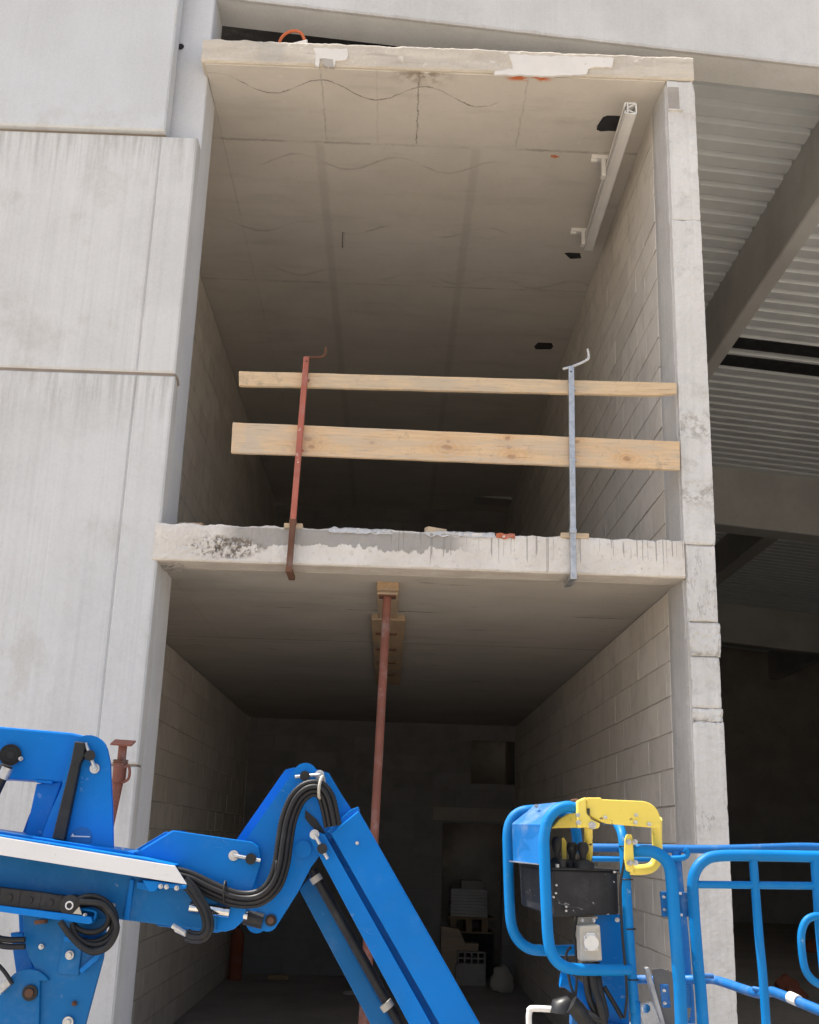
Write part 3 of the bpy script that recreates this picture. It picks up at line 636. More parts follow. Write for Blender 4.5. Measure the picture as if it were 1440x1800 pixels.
def guard_board(tl, bl_, tr, br, Y, th, mat, label):
    A = [P(*tl, Y), P(*bl_, Y), P(*br, Y), P(*tr, Y)]
    st = 60; rg = []
    for k in range(st+1):
        u = k/st; t_ = A[0].lerp(A[3], u); o_ = A[1].lerp(A[2], u); w1 = .0025*N3(u*14, 1, Y); 
        ch = .018*max(0, (u-.945)/.055) if mat == 'rail' else 0
        rg.append([t_+Vector((0, 0, w1)), o_+Vector((0, 0, w1+ch)), o_+Vector((0, th, w1+ch)), t_+Vector((0, th, w1))])
    o = MB().loft(rg).build('guard_board', mat, None, .003); return tag(o, label, 'board')
guard_board((420, 652), (420, 677), (1190, 673), (1190, 696), YF-.03, .035, 'rail', 'narrow pale timber rail fixed high across the guard posts')
guard_board((409, 742), (406, 795), (1195, 776), (1196, 826), YF-.03, .032, 'board', 'wide knotty timber plank fixed across the guard posts below the rail')
for (xa, xb, yy, lab) in ((500, 532, 925, 'small wooden block packed beside the red guard post'), (986, 1035, 946, 'small wooden block packed beside the grey guard post')):
    a, c = P(xa, yy-4, YF-.01), P(xb, yy, YF-.01)
    tag(box('wooden_block', (a.x, YF-.025, Z1T-.005), (c.x, YF+.1, Z1T+.028), 'rail', None, .002), lab, 'wood block')
# litter along the slab edge
def scrap(px, py, dx, dy, dz, mat, rz, label, cat, name):
    p = P(px, py, YF+.05); b = MB(); b.box((-dx/2, -dy/2, 0), (dx/2, dy/2, dz)); o = b.build(name, mat, None, .002); o.location = (p.x, p.y, Z1T+.004); o.rotation_euler = (.12, .05, rz); return tag(o, label, cat)
scrap(765, 940, .13, .08, .04, 'rail', .3, 'loose wood offcut on the slab edge between the guard posts', 'wood offcut', 'wood_offcut')
scrap(336, 935, .16, .05, .02, 'timber', -.25, 'splintered lath on the slab edge near the column', 'lath', 'wood_lath')
def crumple(px0, px1, py0, py1, mat, seed, label):
    a, c = P(px0, py0, YF+.0), P(px1, py1, YF+.0); n, m = 26, 5; v = []
    for i in range(n+1):
        for j in range(m+1):
            x = a.x+(c.x-a.x)*i/n; v.append((x, YF-.022+.09*j/m+.008*N3(x*30, j, seed), Z1T+.006+.012*N3(x*25, j*2.1, seed)-(.03 if j == 0 else 0)+(.012 if j in (2, 3) else 0)))
    o = MB().add(v, [(i*(m+1)+j, (i+1)*(m+1)+j, (i+1)*(m+1)+j+1, i*(m+1)+j+1) for i in range(n) for j in range(m)]).build('plastic_film', mat)
    o.modifiers.new('thick', 'SOLIDIFY').thickness = .002; return tag(o, label, 'plastic film')
crumple(578, 690, 936, 941, 'film', 2, 'silvery crumpled film strip on the slab edge near the red post')
crumple(748, 870, 944, 949, 'film', 6, 'silvery crumpled film strip on the slab edge near the wood offcut')
crumple(872, 905, 949, 951, 'orange', 9, 'torn orange film scrap on the slab edge')
# dim things standing in the upper room
for (px, w_, h_, lab, yy) in ((548, .45, .55, 'dim dark crate standing inside the upper room', 10.5),):
    p = P(px, 900, yy); t = thing('storage_crate', (p.x, yy, Z1T), lab, 'crate')
    for k in range(4): box('crate_board', (p.x-w_/2, yy-.01, Z1T+.004+k*h_/4), (p.x+w_/2, yy+.012, Z1T+k*h_/4+h_/4-.012), 'timber', t)
    for s in (-1, 1): box('crate_side', (p.x+s*(w_/2-.011)-.011, yy+.012, Z1T), (p.x+s*(w_/2-.011)+.011, yy+.5, Z1T+h_), 'timber', t)

# ------------------------------------------------------------------ profile hung from the upper soffit and soffit fittings
cr = thing('ceiling_profile', (1.64, 8.4, 7.16), 'white extruded profile hung under the upper soffit beside the block wall', 'profile')
n_, f_ = Vector((1.63, 7.30, 7.02)), Vector((1.70, 9.50, 7.02))
n_ = P(1109, 190, 7.30); f_ = P(1034, 432, 9.45)
def pf(u, w_, h_): q = n_.lerp(f_, u); return q+Vector((w_, 0, h_))
W_, H_, T_ = .046, .05, .008
for (x0, x1, z0, z1) in ((-W_, W_, -H_, -H_+T_), (-W_, W_, H_-T_, H_), (-W_, -W_+T_, -H_, -H_+.03), (-W_, -W_+T_, H_-.03, H_), (W_-T_, W_, -H_, H_), (-W_+.02, -W_+.02+T_, -H_, H_)):
    MB().hexa([pf(0, x0, z0), pf(0, x1, z0), pf(1, x1, z0), pf(1, x0, z0)], [pf(0, x0, z1), pf(0, x1, z1), pf(1, x1, z1), pf(1, x0, z1)]).build('profile_web', 'alu', cr, .0015)
for s in (-1, 1):
    MB().hexa([pf(0, -W_+.02, s*.008-.003), pf(0, W_-T_, s*(H_-.008)-.003), pf(1, W_-T_, s*(H_-.008)-.003), pf(1, -W_+.02, s*.008-.003)], [pf(0, -W_+.02, s*.008+.003), pf(0, W_-T_, s*(H_-.008)+.003), pf(1, W_-T_, s*(H_-.008)+.003), pf(1, -W_+.02, s*.008+.003)]).build('profile_web', 'alu', cr)
for (px, py, Y) in ((1050, 276, None), (1013, 404, None)):
    q = PZ(px, py, 7.16); u = (q.y-n_.y)/(f_.y-n_.y); k = pf(u, -W_, 0)
    br = MB(); br.box((q.x-.05, q.y-.03, 7.132), (k.x+.03, q.y+.03, 7.166)); br.box((q.x-.055, q.y-.014, 7.115), (q.x+.0, q.y+.014, 7.14))
    o = br.build('bracket', 'alu', cr, .006)
    MB().hexa([Vector((k.x-.028, q.y-.025, k.z-.03)), Vector((k.x+.004, q.y-.025, k.z-.03)), Vector((k.x+.004, q.y+.025, k.z-.03)), Vector((k.x-.028, q.y+.025, k.z-.03))],
              [Vector((k.x-.028, q.y-.025, 7.14)), Vector((k.x+.004, q.y-.025, 7.14)), Vector((k.x+.004, q.y+.025, 7.14)), Vector((k.x-.028, q.y+.025, 7.14))]).build('bracket_drop', 'alu', cr, .004)
    MB().box((k.x-.034, q.y-.03, k.z-.045), (k.x+.02, q.y+.03, k.z-.03)).build('bracket_foot', 'alu', cr, .003)
def ceil_patch(pts, lab):
    q = [PZ(x, y, Z2B-.0075) for x, y in pts]; o = MB().prism(q, (0, 0, .004)).build('cutout_shade_plate', 'dark', bay); o['label'] = lab  # thin dark plate stands in for the shade inside a cut-out
ceil_patch([(1049,228),(1050,221),(1060,206),(1068,203),(1093,204),(1092,231),(1070,230),(1056,231)], 'ragged black plate for the shade of a cut-out in the upper soffit')
ceil_patch([(992,445),(1000,444),(1020,445),(1022,454),(1003,455)], 'small black plate for the shade of a cut-out in the upper soffit'); ceil_patch([(939,609),(946,602),(970,603),(973,609),(969,614),(942,614)], 'dark oval plate for the shade of a cut-out deep in the upper soffit')
q = PZ(604, 408, 7.165); wr = thing('hanging_wire', (q.x, q.y, 7.165), 'short pair of thin wires hanging from the upper soffit', 'wire')
for s in (-.006, .006): MB().tube([(q.x+s, q.y, 7.17), (q.x+s*1.2, q.y+.004, 7.08), (q.x+s*.7, q.y, 7.0)], .0035, 6).build('strand', 'zinc' if s > 0 else 'black', wr)
# coil and box on top of the top slab
ta = [P(x, y, 7.32) for x, y in ((490, 82), (494, 68), (504, 58), (517, 54), (528, 57), (534, 66), (538, 80))]
tag(MB().tube(ta, .012, 10).build('orange_hose', 'orange'), 'orange hose looped on top of the upper slab', 'hose')
a = P(506, 77, 7.30); tag(MB().hexa([Vector((a.x-.01, 7.27, Z2T-.01)), Vector((a.x+.15, 7.27, Z2T-.01)), Vector((a.x+.15, 7.36, Z2T-.01)), Vector((a.x-.01, 7.36, Z2T-.01))],
    [Vector((a.x+.03, 7.27, Z2T+.045)), Vector((a.x+.15, 7.27, Z2T+.085)), Vector((a.x+.15, 7.36, Z2T+.085)), Vector((a.x+.03, 7.36, Z2T+.045))]).build('tool_box', 'plaster', None, .006), 'small tilted whitish box beside the orange hose on the top slab', 'box')

# ------------------------------------------------------------------ props in the lower room
hd = thing('timber_header', (-.06, 8.2, 3.26), 'rough squared timber pressed under the lower soffit by the prop', 'timber')
a, c = P(663, 1020, 7.60), P(701, 1034, 7.60); zc = Z1B-.002
box('timber', (a.x, 7.60, zc-.058), (c.x, 8.62, zc), 'timber', hd, .004)
box('packing', (a.x+.004, 7.66, zc-.075), (c.x-.004, 7.86, zc-.058), 'ply', hd, .003)
pl = thing('timber_plank', (-.05, 10, 3.28), 'wide plank fixed under the lower soffit behind the prop', 'plank')
a, c = P(652, 1101, 8.75), P(712, 1101, 8.75); box('plank', (a.x, 8.75, zc-.05), (c.x, 12.6, zc), 'timber', pl, .004)
for k in range(4): box('batten', (a.x+.03, 9.3+k*.8, zc-.062), (c.x-.06, 9.36+k*.8, zc-.05), 'rust', pl)
tp, bt = P(681, 1048, 7.72), P(640, 1800, 7.72); bt = tp+(bt-tp)*((GZ+.03-tp.z)/(bt.z-tp.z)); tp = Vector((tp.x, tp.y, zc-.08))
pp = thing('steel_prop', (bt.x, bt.y, GZ+.02), 'long faded red steel prop propping the lower soffit at mid room', 'steel prop')
mid_ = bt.lerp(tp, .45)
MB().cyl(mid_, tp, .029, 20).build('inner_tube', 'redprop', pp); MB().cyl(bt, bt.lerp(tp, .5), .036, 20).build('outer_tube', 'redprop', pp)
MB().box((tp.x-.06, tp.y-.06, zc-.084), (tp.x+.06, tp.y+.06, zc-.074)).build('head_plate', 'rust', pp, .002); MB().box((bt.x-.07, bt.y-.07, GZ+.02), (bt.x+.07, bt.y+.07, GZ+.03)).build('base_plate', 'rust', pp)
q = bt.lerp(tp, .5); MB().cyl(q-Vector((0, 0, .05)), q+Vector((0, 0, .03)), .044, 16).build('collar', 'rust', pp)
# prop leaning by the panel wall, behind the machine
YP = 6.75; t0 = P(216, 1312, YP); pl2 = thing('steel_prop', (t0.x-.25, YP, GZ), 'short rusty red steel prop with square head plate beside the panel wall', 'steel prop')
c4 = [P(198, 1301, YP-.07), P(234, 1300, YP-.07), P(237, 1317, YP-.05), P(203, 1318, YP-.05)]
MB().hexa([t0+Vector((-.06, -.06, .0)), t0+Vector((.062, -.055, -.004)), t0+Vector((.06, .06, .03)), t0+Vector((-.062, .055, .034))], [t0+Vector((-.06, -.064, .01)), t0+Vector((.062, -.059, .006)), t0+Vector((.06, .056, .04)), t0+Vector((-.062, .051, .044))]).build('head_plate', 'redprop', pl2, .002)
def zz(y): return P(213, y, YP).z
MB().cyl((t0.x, YP, zz(1345)), (t0.x, YP, t0.z+.02), .025, 18).build('inner_tube', 'redprop', pl2)
MB().cyl((t0.x-.004, YP, zz(1376)), (t0.x-.004, YP, zz(1338)), .038, 18, .040).build('collar', 'redprop', pl2)
for yy in (1337, 1341): MB().cyl((t0.x-.004, YP, zz(yy)-.004), (t0.x-.004, YP, zz(yy)+.004), .044, 18).build('collar_ring', 'rust', pl2)
MB().cyl((t0.x-.27, YP, GZ), (t0.x-.006, YP, zz(1372)), .031, 18).build('outer_tube', 'redprop', pl2)
MB().tube([P(218, 1349, YP-.03), P(226, 1347, YP-.03), P(228, 1358, YP-.03), P(225, 1370, YP-.03), P(215, 1376, YP-.02)], .008, 10).build('handle', 'redprop', pl2)
MB().box((t0.x-.33, YP-.06, GZ), (t0.x-.21, YP+.06, GZ+.01)).build('base_plate', 'rust', pl2)

# ------------------------------------------------------------------ materials stored at the doorway
def at(px, Y): return P(px, 1600, Y).x
YD = 16.7
pal = thing('wrapped_pallet', (at(826, 17.9), 17.9, GZ), 'film wrapped stack of sheets on a pallet in the dark doorway', 'pallet')
x0, x1 = at(792, 17.7), at(857, 17.7); zb, zt = P(820, 1612, 17.7).z, P(820, 1563, 17.7).z
for k in range(9):
    z = zb+(zt-zb)*k/9; j = random.uniform(-.012, .012); box('wrapped_sheet', (x0+j, 17.7+abs(j), z+.003), (x1+j, 18.3, z+(zt-zb)/9), 'film', pal, .006)
for x in (x0, (x0+x1)/2-.04, x1-.08): box('pallet_block', (x, 17.7, zb-.2), (x+.09, 18.3, zb-.03), 'timber', pal)
box('pallet_deck', (x0-.02, 17.68, zb-.03), (x1+.1, 18.32, zb), 'timber', pal); box('pallet_deck', (x0-.02, 17.68, zb-.225), (x1+.1, 18.32, zb-.2), 'timber', pal)
box('stack_base', (x0+.0, 17.73, GZ+.02), (x1+.1, 18.28, zb-.225), 'dark', pal)
box('stack_lid', (x0+.16, 17.8, zt), (x1-.06, 18.2, zt+.12), 'raw', pal, .005)
a, c = P(776, 1628, YD), P(809, 1694, YD)
tag(MB().prism([P(775, 1628, YD), P(808, 1634, YD), P(818, 1658, YD), P(842, 1659, YD), P(841, 1672, YD), P(807, 1673, YD), P(805, 1694, YD), Vector((P(805, 1694, YD).x, YD, GZ+.02)), Vector((P(778, 1694, YD).x, YD, GZ+.02))], (0, .25, 0)).build('cardboard_sheet', 'ply', None, .004), 'pale brown stepped plywood offcut standing before the doorway', 'plywood')
hb = thing('hollow_block', (at(830, YD-.1), YD-.1, GZ+.02), 'grey hollow block with two rows of cells on the floor by the doorway', 'hollow block')
x0, x1 = at(806, YD-.15), at(855, YD-.15); z0, z1 = .02, P(830, 1673, YD-.15).z; z0 = P(830, 1697, YD-.15).z
for k in range(5): xx = x0+(x1-x0-.02)*k/4; box('cell_wall', (xx, YD-.15, z0), (xx+.02, YD+.0, z1), 'raw', hb)
for k in range(3): zz_ = z0+(z1-z0-.02)*k/2; box('cell_shelf', (x0, YD-.148, zz_), (x1, YD-.002, zz_+.02), 'raw', hb)
box('cell_back', (x0, YD-.01, z0), (x1, YD+.004, z1), 'dark', hb); box('support_block', (x0-.02, YD-.15, GZ+.018), (x1, YD, z0), 'raw', hb)
lump('cement_sack', (at(884, 16.0), 16.0, GZ), (.15, .14, .22), 'beige', 11, 'pale slumped sack on the floor right of the hollow block', 'sack')
ch = thing('red_fire_extinguisher', (at(421, 16.4), 16.4, GZ), 'dull red upright cylinder by the rear wall', 'gas cylinder'); ch.name = 'gas_cylinder'
q = Vector((at(421, 16.4), 16.4, GZ+.02)); MB().tube([q, q+Vector((0, 0, .55)), q+Vector((0, 0, .62)), q+Vector((0, 0, .66))], [.09, .09, .06, .025], 18, True, 1).build('bottle', 'clay', ch); MB().cyl(q+Vector((0, 0, .65)), q+Vector((0, 0, .74)), .02, 10).build('valve', 'rust', ch)

p = PZ(618, 1748, GZ+.03); tag(MB().tube([p+Vector((.11*math.cos(k*.3), .11*math.sin(k*.3), .004*k/6)) for k in range(40)], .010, 8).build('cable_coil', 'beige'), 'pale coiled cable lying on the lower room floor', 'cable')
p = PZ(492, 1720, GZ+.03); tag(MB().box((p.x-.16, p.y-.06, GZ+.02), (p.x+.12, p.y+.05, GZ+.075)).build('wood_offcut', 'timber', None, .004), 'dark timber offcut on the lower room floor near the red cylinder', 'wood offcut')
# ================================================================== boom lift
lift = thing('boom_lift', (-1.2, 4.2, GZ), 'blue articulated boom lift with white strip, folded jib and tubular work basket', 'boom lift')
def plate(name, pts, Y, th, mat='blue', parent=lift, bev=.003, label=None):
    return MB().prism([P(x, y, Y) for x, y in pts], (0, th, 0)).build(name, mat, parent, bev, label)
def rod(name, a, b, Y, r, mat, parent=lift, n=14, Y2=None): return MB().cyl(P(*a, Y), P(*b, Y if Y2 is None else Y2), r, n).build(name, mat, parent, .0015 if n < 10 else 0)
def bolt(px, py, Y, r, parent=lift, mat='bolt', name='bolt'):
    p = P(px, py, Y); b = MB(); b.cyl(p+Vector((0, -.006, 0)), p+Vector((0, .004, 0)), r, 20); b.cyl(p+Vector((0, -.018, 0)), p+Vector((0, -.005, 0)), r*.62, 6)
    return b.build(name, mat, parent, .0015)
def pin_lock(bp, kp, ep, Y, r=.017):             # washer bolt, rod and black knob that lock a pin
    bolt(*bp, Y, r); rod('lock_rod', bp, ep, Y-.014, .0065, 'bolt')
    MB().cyl(P(*kp, Y-.04), P(*kp, Y+.004), r*1.12, 8).build('knob', 'black', lift, .004)
def arc(cx, cy, r, a0, a1, n=8): return [(cx+r*math.cos(math.radians(a0+(a1-a0)*k/n)), cy+r*math.sin(math.radians(a0+(a1-a0)*k/n))) for k in range(n+1)]

# upper arm and its cylinder eye
plate('upper_arm', [(-420, 1246), (0, 1277), (126, 1288), (160, 1296), (160, 1377), (86, 1374), (0, 1369), (-420, 1350)], 4.18, .17, bev=.008)
plate('arm_seam', [(60, 1371), (64, 1376), (92, 1378), (92, 1373)], 4.175, .1)
for (r, m, d) in ((.038, 'black', .02), (.027, 'rubber', .035), (.014, 'black', .045)): MB().cyl(P(18, 1327, 4.18-d), P(18, 1327, 4.2), r, 24).build('cylinder_eye', m, lift, .003)
bolt(37, 1334, 4.17, .008); rod('hydraulic_cylinder', (12, 1345), (-70, 1520), 4.10, .022, 'rubber'); rod('cylinder_gland', (12, 1349), (3, 1368), 4.10, .0235, 'zinc')
# link plates
LK = [(66, 1490), (88, 1430), (108, 1385), (118, 1345), (124, 1322)]+arc(156, 1325, 33, 180, 345, 10)+[(193, 1340), (197, 1420), (199, 1520), (60, 1520)]
plate('link_plate', LK, 4.13, .02, bev=.004); plate('link_plate', [(x-38, y+6) for x, y in LK], 4.36, .02, bev=.004)
plate('link_web', [(64, 1378), (108, 1374), (74, 1470), (44, 1470)], 4.2, .14)
p = P(143, 1473, 4.128); MB().cyl(p, p+Vector((0, .003, 0)), .037, 28).build('access_hole_shade', 'blueold', lift)  # duller blue disc laid on the plate as the hole's inner shade
plate('hole_edge_glint', [(124, 1471), (128, 1465), (130, 1469), (158, 1470), (158, 1472)], 4.126, .003, 'white', bev=0)  # white sliver paints the reflection line along the hole
plate('stop_bar', [(131, 1303), (148, 1305), (148, 1328), (140, 1342), (112, 1478), (91, 1474), (124, 1340)], 4.095, .035, 'black', bev=.004)
p = P(134, 1343, 4.094); MB().cyl(p, p+Vector((0, .004, 0)), .011, 16).build('bar_hole', 'rubber', lift)
pin_lock((167, 1351), (158, 1328), (150, 1306), 4.125, .0175)
# main boom
plate('boom_beam', [(-420, 1405), (0, 1467), (232, 1503), (330, 1530), (385, 1560), (380, 1637), (293, 1627), (213, 1617), (0, 1596), (-420, 1548)], 4.09, .22, 'blueshadedust', bev=.006)
plate('top_flange', [(-420, 1398), (0, 1462), (236, 1498), (236, 1505), (0, 1469), (-420, 1406)], 4.07, .24, bev=.003)
st_ = [P(x, y, Yq) for x, y, Yq in ((-420, 1410, 3.985), (0, 1471, 3.985), (307, 1522, 3.985), (328, 1555, 3.985), (0, 1503, 3.985), (-420, 1444, 3.985))]
MB().prism(st_, (0, .012, .0)).build('cover_strip', 'white', lift, .002, 'long white scuffed cover strip')
plate('cover_top', [(-420, 1406), (0, 1468), (250, 1508), (305, 1520), (306, 1523), (0, 1472), (-420, 1410)], 3.987, .11, 'blue', bev=.002)
plate('beam_rib', [(228, 1545), (236, 1546), (226, 1618), (217, 1616)], 4.08, .02, bev=.003); plate('cable_clip', [(240, 1550), (262, 1552), (260, 1566), (240, 1562)], 4.06, .03)
plate('step_bracket', [(250, 1547), (275, 1549), (328, 1557), (326, 1563), (278, 1560), (272, 1567), (262, 1568)], 4.0, .09)
for x, y in ((283, 1557), (293, 1558), (311, 1560)): bolt(x, y+1, 4.0, .008)
for x, y in ((169, 1488), (200, 1493), (215, 1494)): MB().cyl(P(x, y+4, 4.16), P(x, y-3, 4.16), .010, 8).build('bolt', 'bolt', lift)
# fork
FK = [(233, 1503), (305, 1460), (443, 1480), (455, 1489), (459, 1516), (447, 1556), (432, 1602), (425, 1621), (412, 1633), (396, 1638), (340, 1632), (290, 1626), (250, 1560)]
plate('fork_plate', FK, 4.10, .018, bev=.003); plate('fork_plate', [(x-14, y+2) for x, y in FK], 4.38, .018, bev=.003)
A = [P(233, 1501, 4.118), P(304, 1459, 4.118)]; MB().prism([A[0], A[1], A[1]+Vector((0, 0, -.012)), A[0]+Vector((0, 0, -.012))], (0, .26, 0)).build('fork_web', 'blue', lift, .002)
pin_lock((411, 1504), (441, 1510), (458, 1513), 4.095, .0175)
rod('cylinder_rod', (330, 1593), (436, 1610), 4.12, .020, 'chrome', n=24); rod('cylinder_rod', (334, 1595), (404, 1604), 4.085, .020, 'chrome', n=24); rod('rod_eye', (430, 1612), (462, 1620), 4.13, .026, 'black')
# elbow
EL = [(432, 1477), (512, 1362), (521, 1350), (536, 1346), (578, 1359), (600, 1396), (624, 1432), (586, 1470), (561, 1505), (547, 1524), (524, 1568), (486, 1628)]+arc(470, 1620, 18, 20, 175, 8)+[(451, 1588), (450, 1540)]
plate('elbow_plate', EL, 4.135, .02, bev=.004); plate('elbow_plate', [(x-19+(3 if x > 560 else 0), y+3) for x, y in EL], 4.40, .02, bev=.004)
a, c = P(432, 1478, 4.15), P(514, 1360, 4.15); dn = Vector((.012, 0, -.008))
MB().prism([a, c, c+dn, a+dn], (0, .26, 0)).build('elbow_web', 'blue', lift, .002)
a, c = P(430, 1480, 4.133), P(510, 1362, 4.133); 
for (cx, cy, r) in ((537, 1363, .043), (533, 1493, .030)): p = P(cx, cy, 4.135); MB().cyl(p+Vector((0, -.008, 0)), p, r, 28).build('pin_boss', 'blue', lift, .003)
plate('inner_link', [(537, 1424), (556, 1440), (572, 1464), (560, 1464), (545, 1450), (536, 1438)], 4.13, .004, 'black', bev=0)
p = P(476.5, 1617.7, 4.135); MB().cyl(p+Vector((0, -.008, 0)), p, .020, 24).build('pin', 'black', lift, .003); MB().cyl(p+Vector((0, -.016, 0)), p, .011, 18).build('pin_cap', 'rust', lift, .003)
pin_lock((562, 1362), (536, 1364), (519, 1366), 4.12, .0165)
# jib: broad cover, front arm, inner arm, cylinder
def strip(l0, l1, r0, r1, y1=2130):              # band between two straight lines, carried on below the picture
    f = lambda p, q: (p[0]+(q[0]-p[0])*(y1-p[1])/(q[1]-p[1]), y1)
    return [l0, r0, f(r0, r1), f(l0, l1)]
plate('jib_cover', strip((581, 1465), (772, 1800), (630, 1425), (843, 1800)), 4.08, .17, bev=.005, label='broad bright blue jib cover')
plate('cover_lip', [(574, 1462), (617, 1423), (630, 1418), (632, 1428), (583, 1468)], 4.10, .12, bev=.002)
plate('jib_backplate', strip((566, 1466), (757, 1800), (600, 1466), (790, 1800)), 4.17, .06, 'blue', bev=.002)
plate('jib_arm', [(543, 1471), (553, 1460), (571, 1467)]+strip((543, 1508), (708, 1800), (571, 1467), (758, 1800))[1:], 4.085, .05, bev=.004)
plate('jib_arm', strip((526, 1564), (651, 1800), (546, 1540), (690, 1800)), 4.28, .06, 'blueshadedust', bev=.004); 
rod('jib_cylinder', (549, 1530), (690, 1778), 4.20, .018, 'rubber', n=20); rod('jib_cylinder', (680, 1760), (790, 1960), 4.20, .014, 'black', n=16)
rod('cylinder_clamp', (553, 1540), (559, 1550), 4.195, .021, 'beige', n=20); rod('cylinder_clamp', (677, 1763), (684, 1773), 4.18, .023, 'beige', n=20)
pin_lock((553, 1467), (566.5, 1492), (576, 1510), 4.075, .0165); bolt(628, 1482, 4.075, .006)
# hoses over the elbow
H0 = [(300, 1534), (335, 1543), (375, 1562), (415, 1577), (452, 1576), (478, 1555), (491, 1520), (497, 1480), (504, 1440), (519, 1404), (540, 1385), (562, 1384), (576, 1400), (584, 1430), (588, 1452)]
def hose(dx, dy, Y, r, n=0, pts=H0, mat='rubber', ridge=0, name='hose'):
    q = []
    for i, (x, y) in enumerate(pts):
        a = pts[max(i-1, 0)]; c = pts[min(i+1, len(pts)-1)]; tx, ty = c[0]-a[0], c[1]-a[1]; L = math.hypot(tx, ty) or 1
        q.append(P(x-ty/L*dx, y+tx/L*dx, Y+dy*math.sin(i)))
    return MB().tube(q, r, 12, True, 5, True, .2 if n else 0, n).build(name, mat, lift)
hose(-8, .004, 4.055, .0105, 80, name='conduit'); hose(0, .006, 4.045, .0088); hose(8, .005, 4.058, .0085); hose(4, .008, 4.078, .0085); hose(15, .006, 4.07, .0078)
for (x, y, a) in ((395, 1567, .3), (486, 1527, 1.3)):
    p = P(x, y, 4.06); ci = [p+Vector((.024*math.cos(k*.5236)*math.sin(a)*0+.0, .022*math.cos(k*.5236), .032*math.sin(k*.5236))) for k in range(13)]
    MB().tube(ci, .004, 8).build('cable_tie', 'black', lift)
p = P(565, 1384, 4.06); MB().tube([p+Vector((.006*math.cos(k*.5236)+.010*math.sin(k*.5236)*.3, .028*math.cos(k*.5236), .036*math.sin(k*.5236))) for k in range(13)], .0055, 8).build('hose_ring', 'beige', lift)
for k, (dx, Y) in enumerate(((-6, 4.03), (0, 4.02), (6, 4.035))): hose(dx, .004, Y, .009, pts=[(322, 1548), (336, 1562), (350, 1583), (362, 1605), (366, 1630), (356, 1646), (340, 1648), (328, 1643)])
rod('hose_fitting', (303, 1627), (326, 1641), 4.03, .010, 'zinc', n=6); rod('hose_fitting', (308, 1634), (330, 1645), 4.05, .008, 'bolt', n=6)
# tower, pivot plate and link under the boom
TW = [(40, 1606), (42, 1650), (50, 1682), (62, 1705), (70, 1725), (67, 1800), (60, 2040), (110, 2040), (150, 1800), (166, 1740), (181, 1685), (186, 1630), (200, 1606)]
plate('tower_plate', TW, 4.10, .022, 'blueshadedust', bev=.004); plate('tower_plate', [(x-8, y) for x, y in TW], 4.34, .022, bev=.004)
plate('pivot_plate', arc(50, 1745, 42, 190, 330, 10)+[(70, 1725), (64, 2040), (-60, 2040), (-40, 1800)], 4.085, .02, 'blueshadedust', bev=.004)
plate('tower_link', [(18, 1640), (40, 1640), (58, 1700), (30, 1725)], 4.22, .06, bev=.003)
p = P(53.5, 1745, 4.085); MB().cyl(p+Vector((0, -.010, 0)), p, .025, 24).build('pin', 'black', lift, .003); MB().cyl(p+Vector((0, -.018, 0)), p, .014, 20).build('pin_cap', 'rust', lift, .003)
plate('access_panel', [(112, 1650), (145, 1652), (138, 1715), (100, 1712)], 4.09, .012, 'blueshadedust', bev=.003)
plate('gusset', [(139, 1705), (143, 1712), (172, 1686), (182, 1662), (183, 1650), (112, 1646), (112, 1655), (174, 1660), (168, 1678)], 4.07, .03, bev=.002)
bolt(123, 1679, 4.085, .0145); bolt(73, 1664, 4.095, .009); bolt(131, 1764, 4.095, .008, mat='rust'); bolt(120, 1797, 4.09, .018)
bolt(199, 1592, 4.08, .009); MB().cyl(P(72, 1617, 4.06), P(72, 1624, 4.06), .022, 16).build('drain_plug', 'rust', lift)
# cable chain on its tray
plate('chain_tray', [(-300, 1546), (0, 1592), (160, 1612), (163, 1622), (156, 1625), (0, 1603), (-300, 1557)], 4.0, .07, bev=.002)
MB().tube([P(x, y, 4.03) for x, y in ((140, 1598), (166, 1602), (168, 1609), (164, 1618), (158, 1622))], .005, 8).build('tray_loop', 'blue', lift)
plate('cable_chain', [(-300, 1520), (0, 1560), (60, 1567), (125, 1577), (125, 1606), (0, 1594), (-300, 1550)], 4.015, .05, 'black', bev=.004)
for k in range(8): p = P(88-k*36, 1587-k*4.6, 4.014); MB().cyl(p+Vector((0, -.004, 0)), p, .011, 16).build('chain_pin', 'rubber', lift, .002)
for k in range(7): x = 106-k*36; plate('chain_joint', [(x, 1574-k*4.4), (x+3, 1574-k*4.4), (x-2, 1603-k*4.4), (x-5, 1603-k*4.4)], 4.013, .004, 'rubber', bev=0)
p = P(123, 1591.5, 4.012); MB().cyl(p+Vector((0, -.006, 0)), p+Vector((0, .05, 0)), .033, 28).build('chain_end', 'black', lift, .004)
MB().tube([p+Vector((.0115*math.cos(k*.3927), -.008, .0115*math.sin(k*.3927))) for k in range(17)], .0028, 8).build('eyelet', 'white', lift)
plate('clip', [(139, 1594), (144, 1608), (128, 1606)], 4.0, .006, 'beige', bev=0); bolt(150, 1609, 4.02, .007)
for k, (cx, cy, rx, ry, Y, a0) in enumerate(((150, 1618, 44, 42, 4.03, -170), (158, 1620, 42, 46, 4.01, -150), (154, 1626, 46, 44, 4.045, -160), (150, 1612, 36, 30, 4.02, -170), (156, 1628, 36, 40, 4.055, -150))):
    pts = [(cx+rx*math.cos(math.radians(a0+k2*25))+k2*.8, cy+ry*math.sin(math.radians(a0+k2*25))*(1-.01*k2)) for k2 in range(14)]
    MB().tube([P(x, y, Y+.004*math.sin(i)) for i, (x, y) in enumerate(pts)], .0095, 10).build('hose', 'rubber', lift)
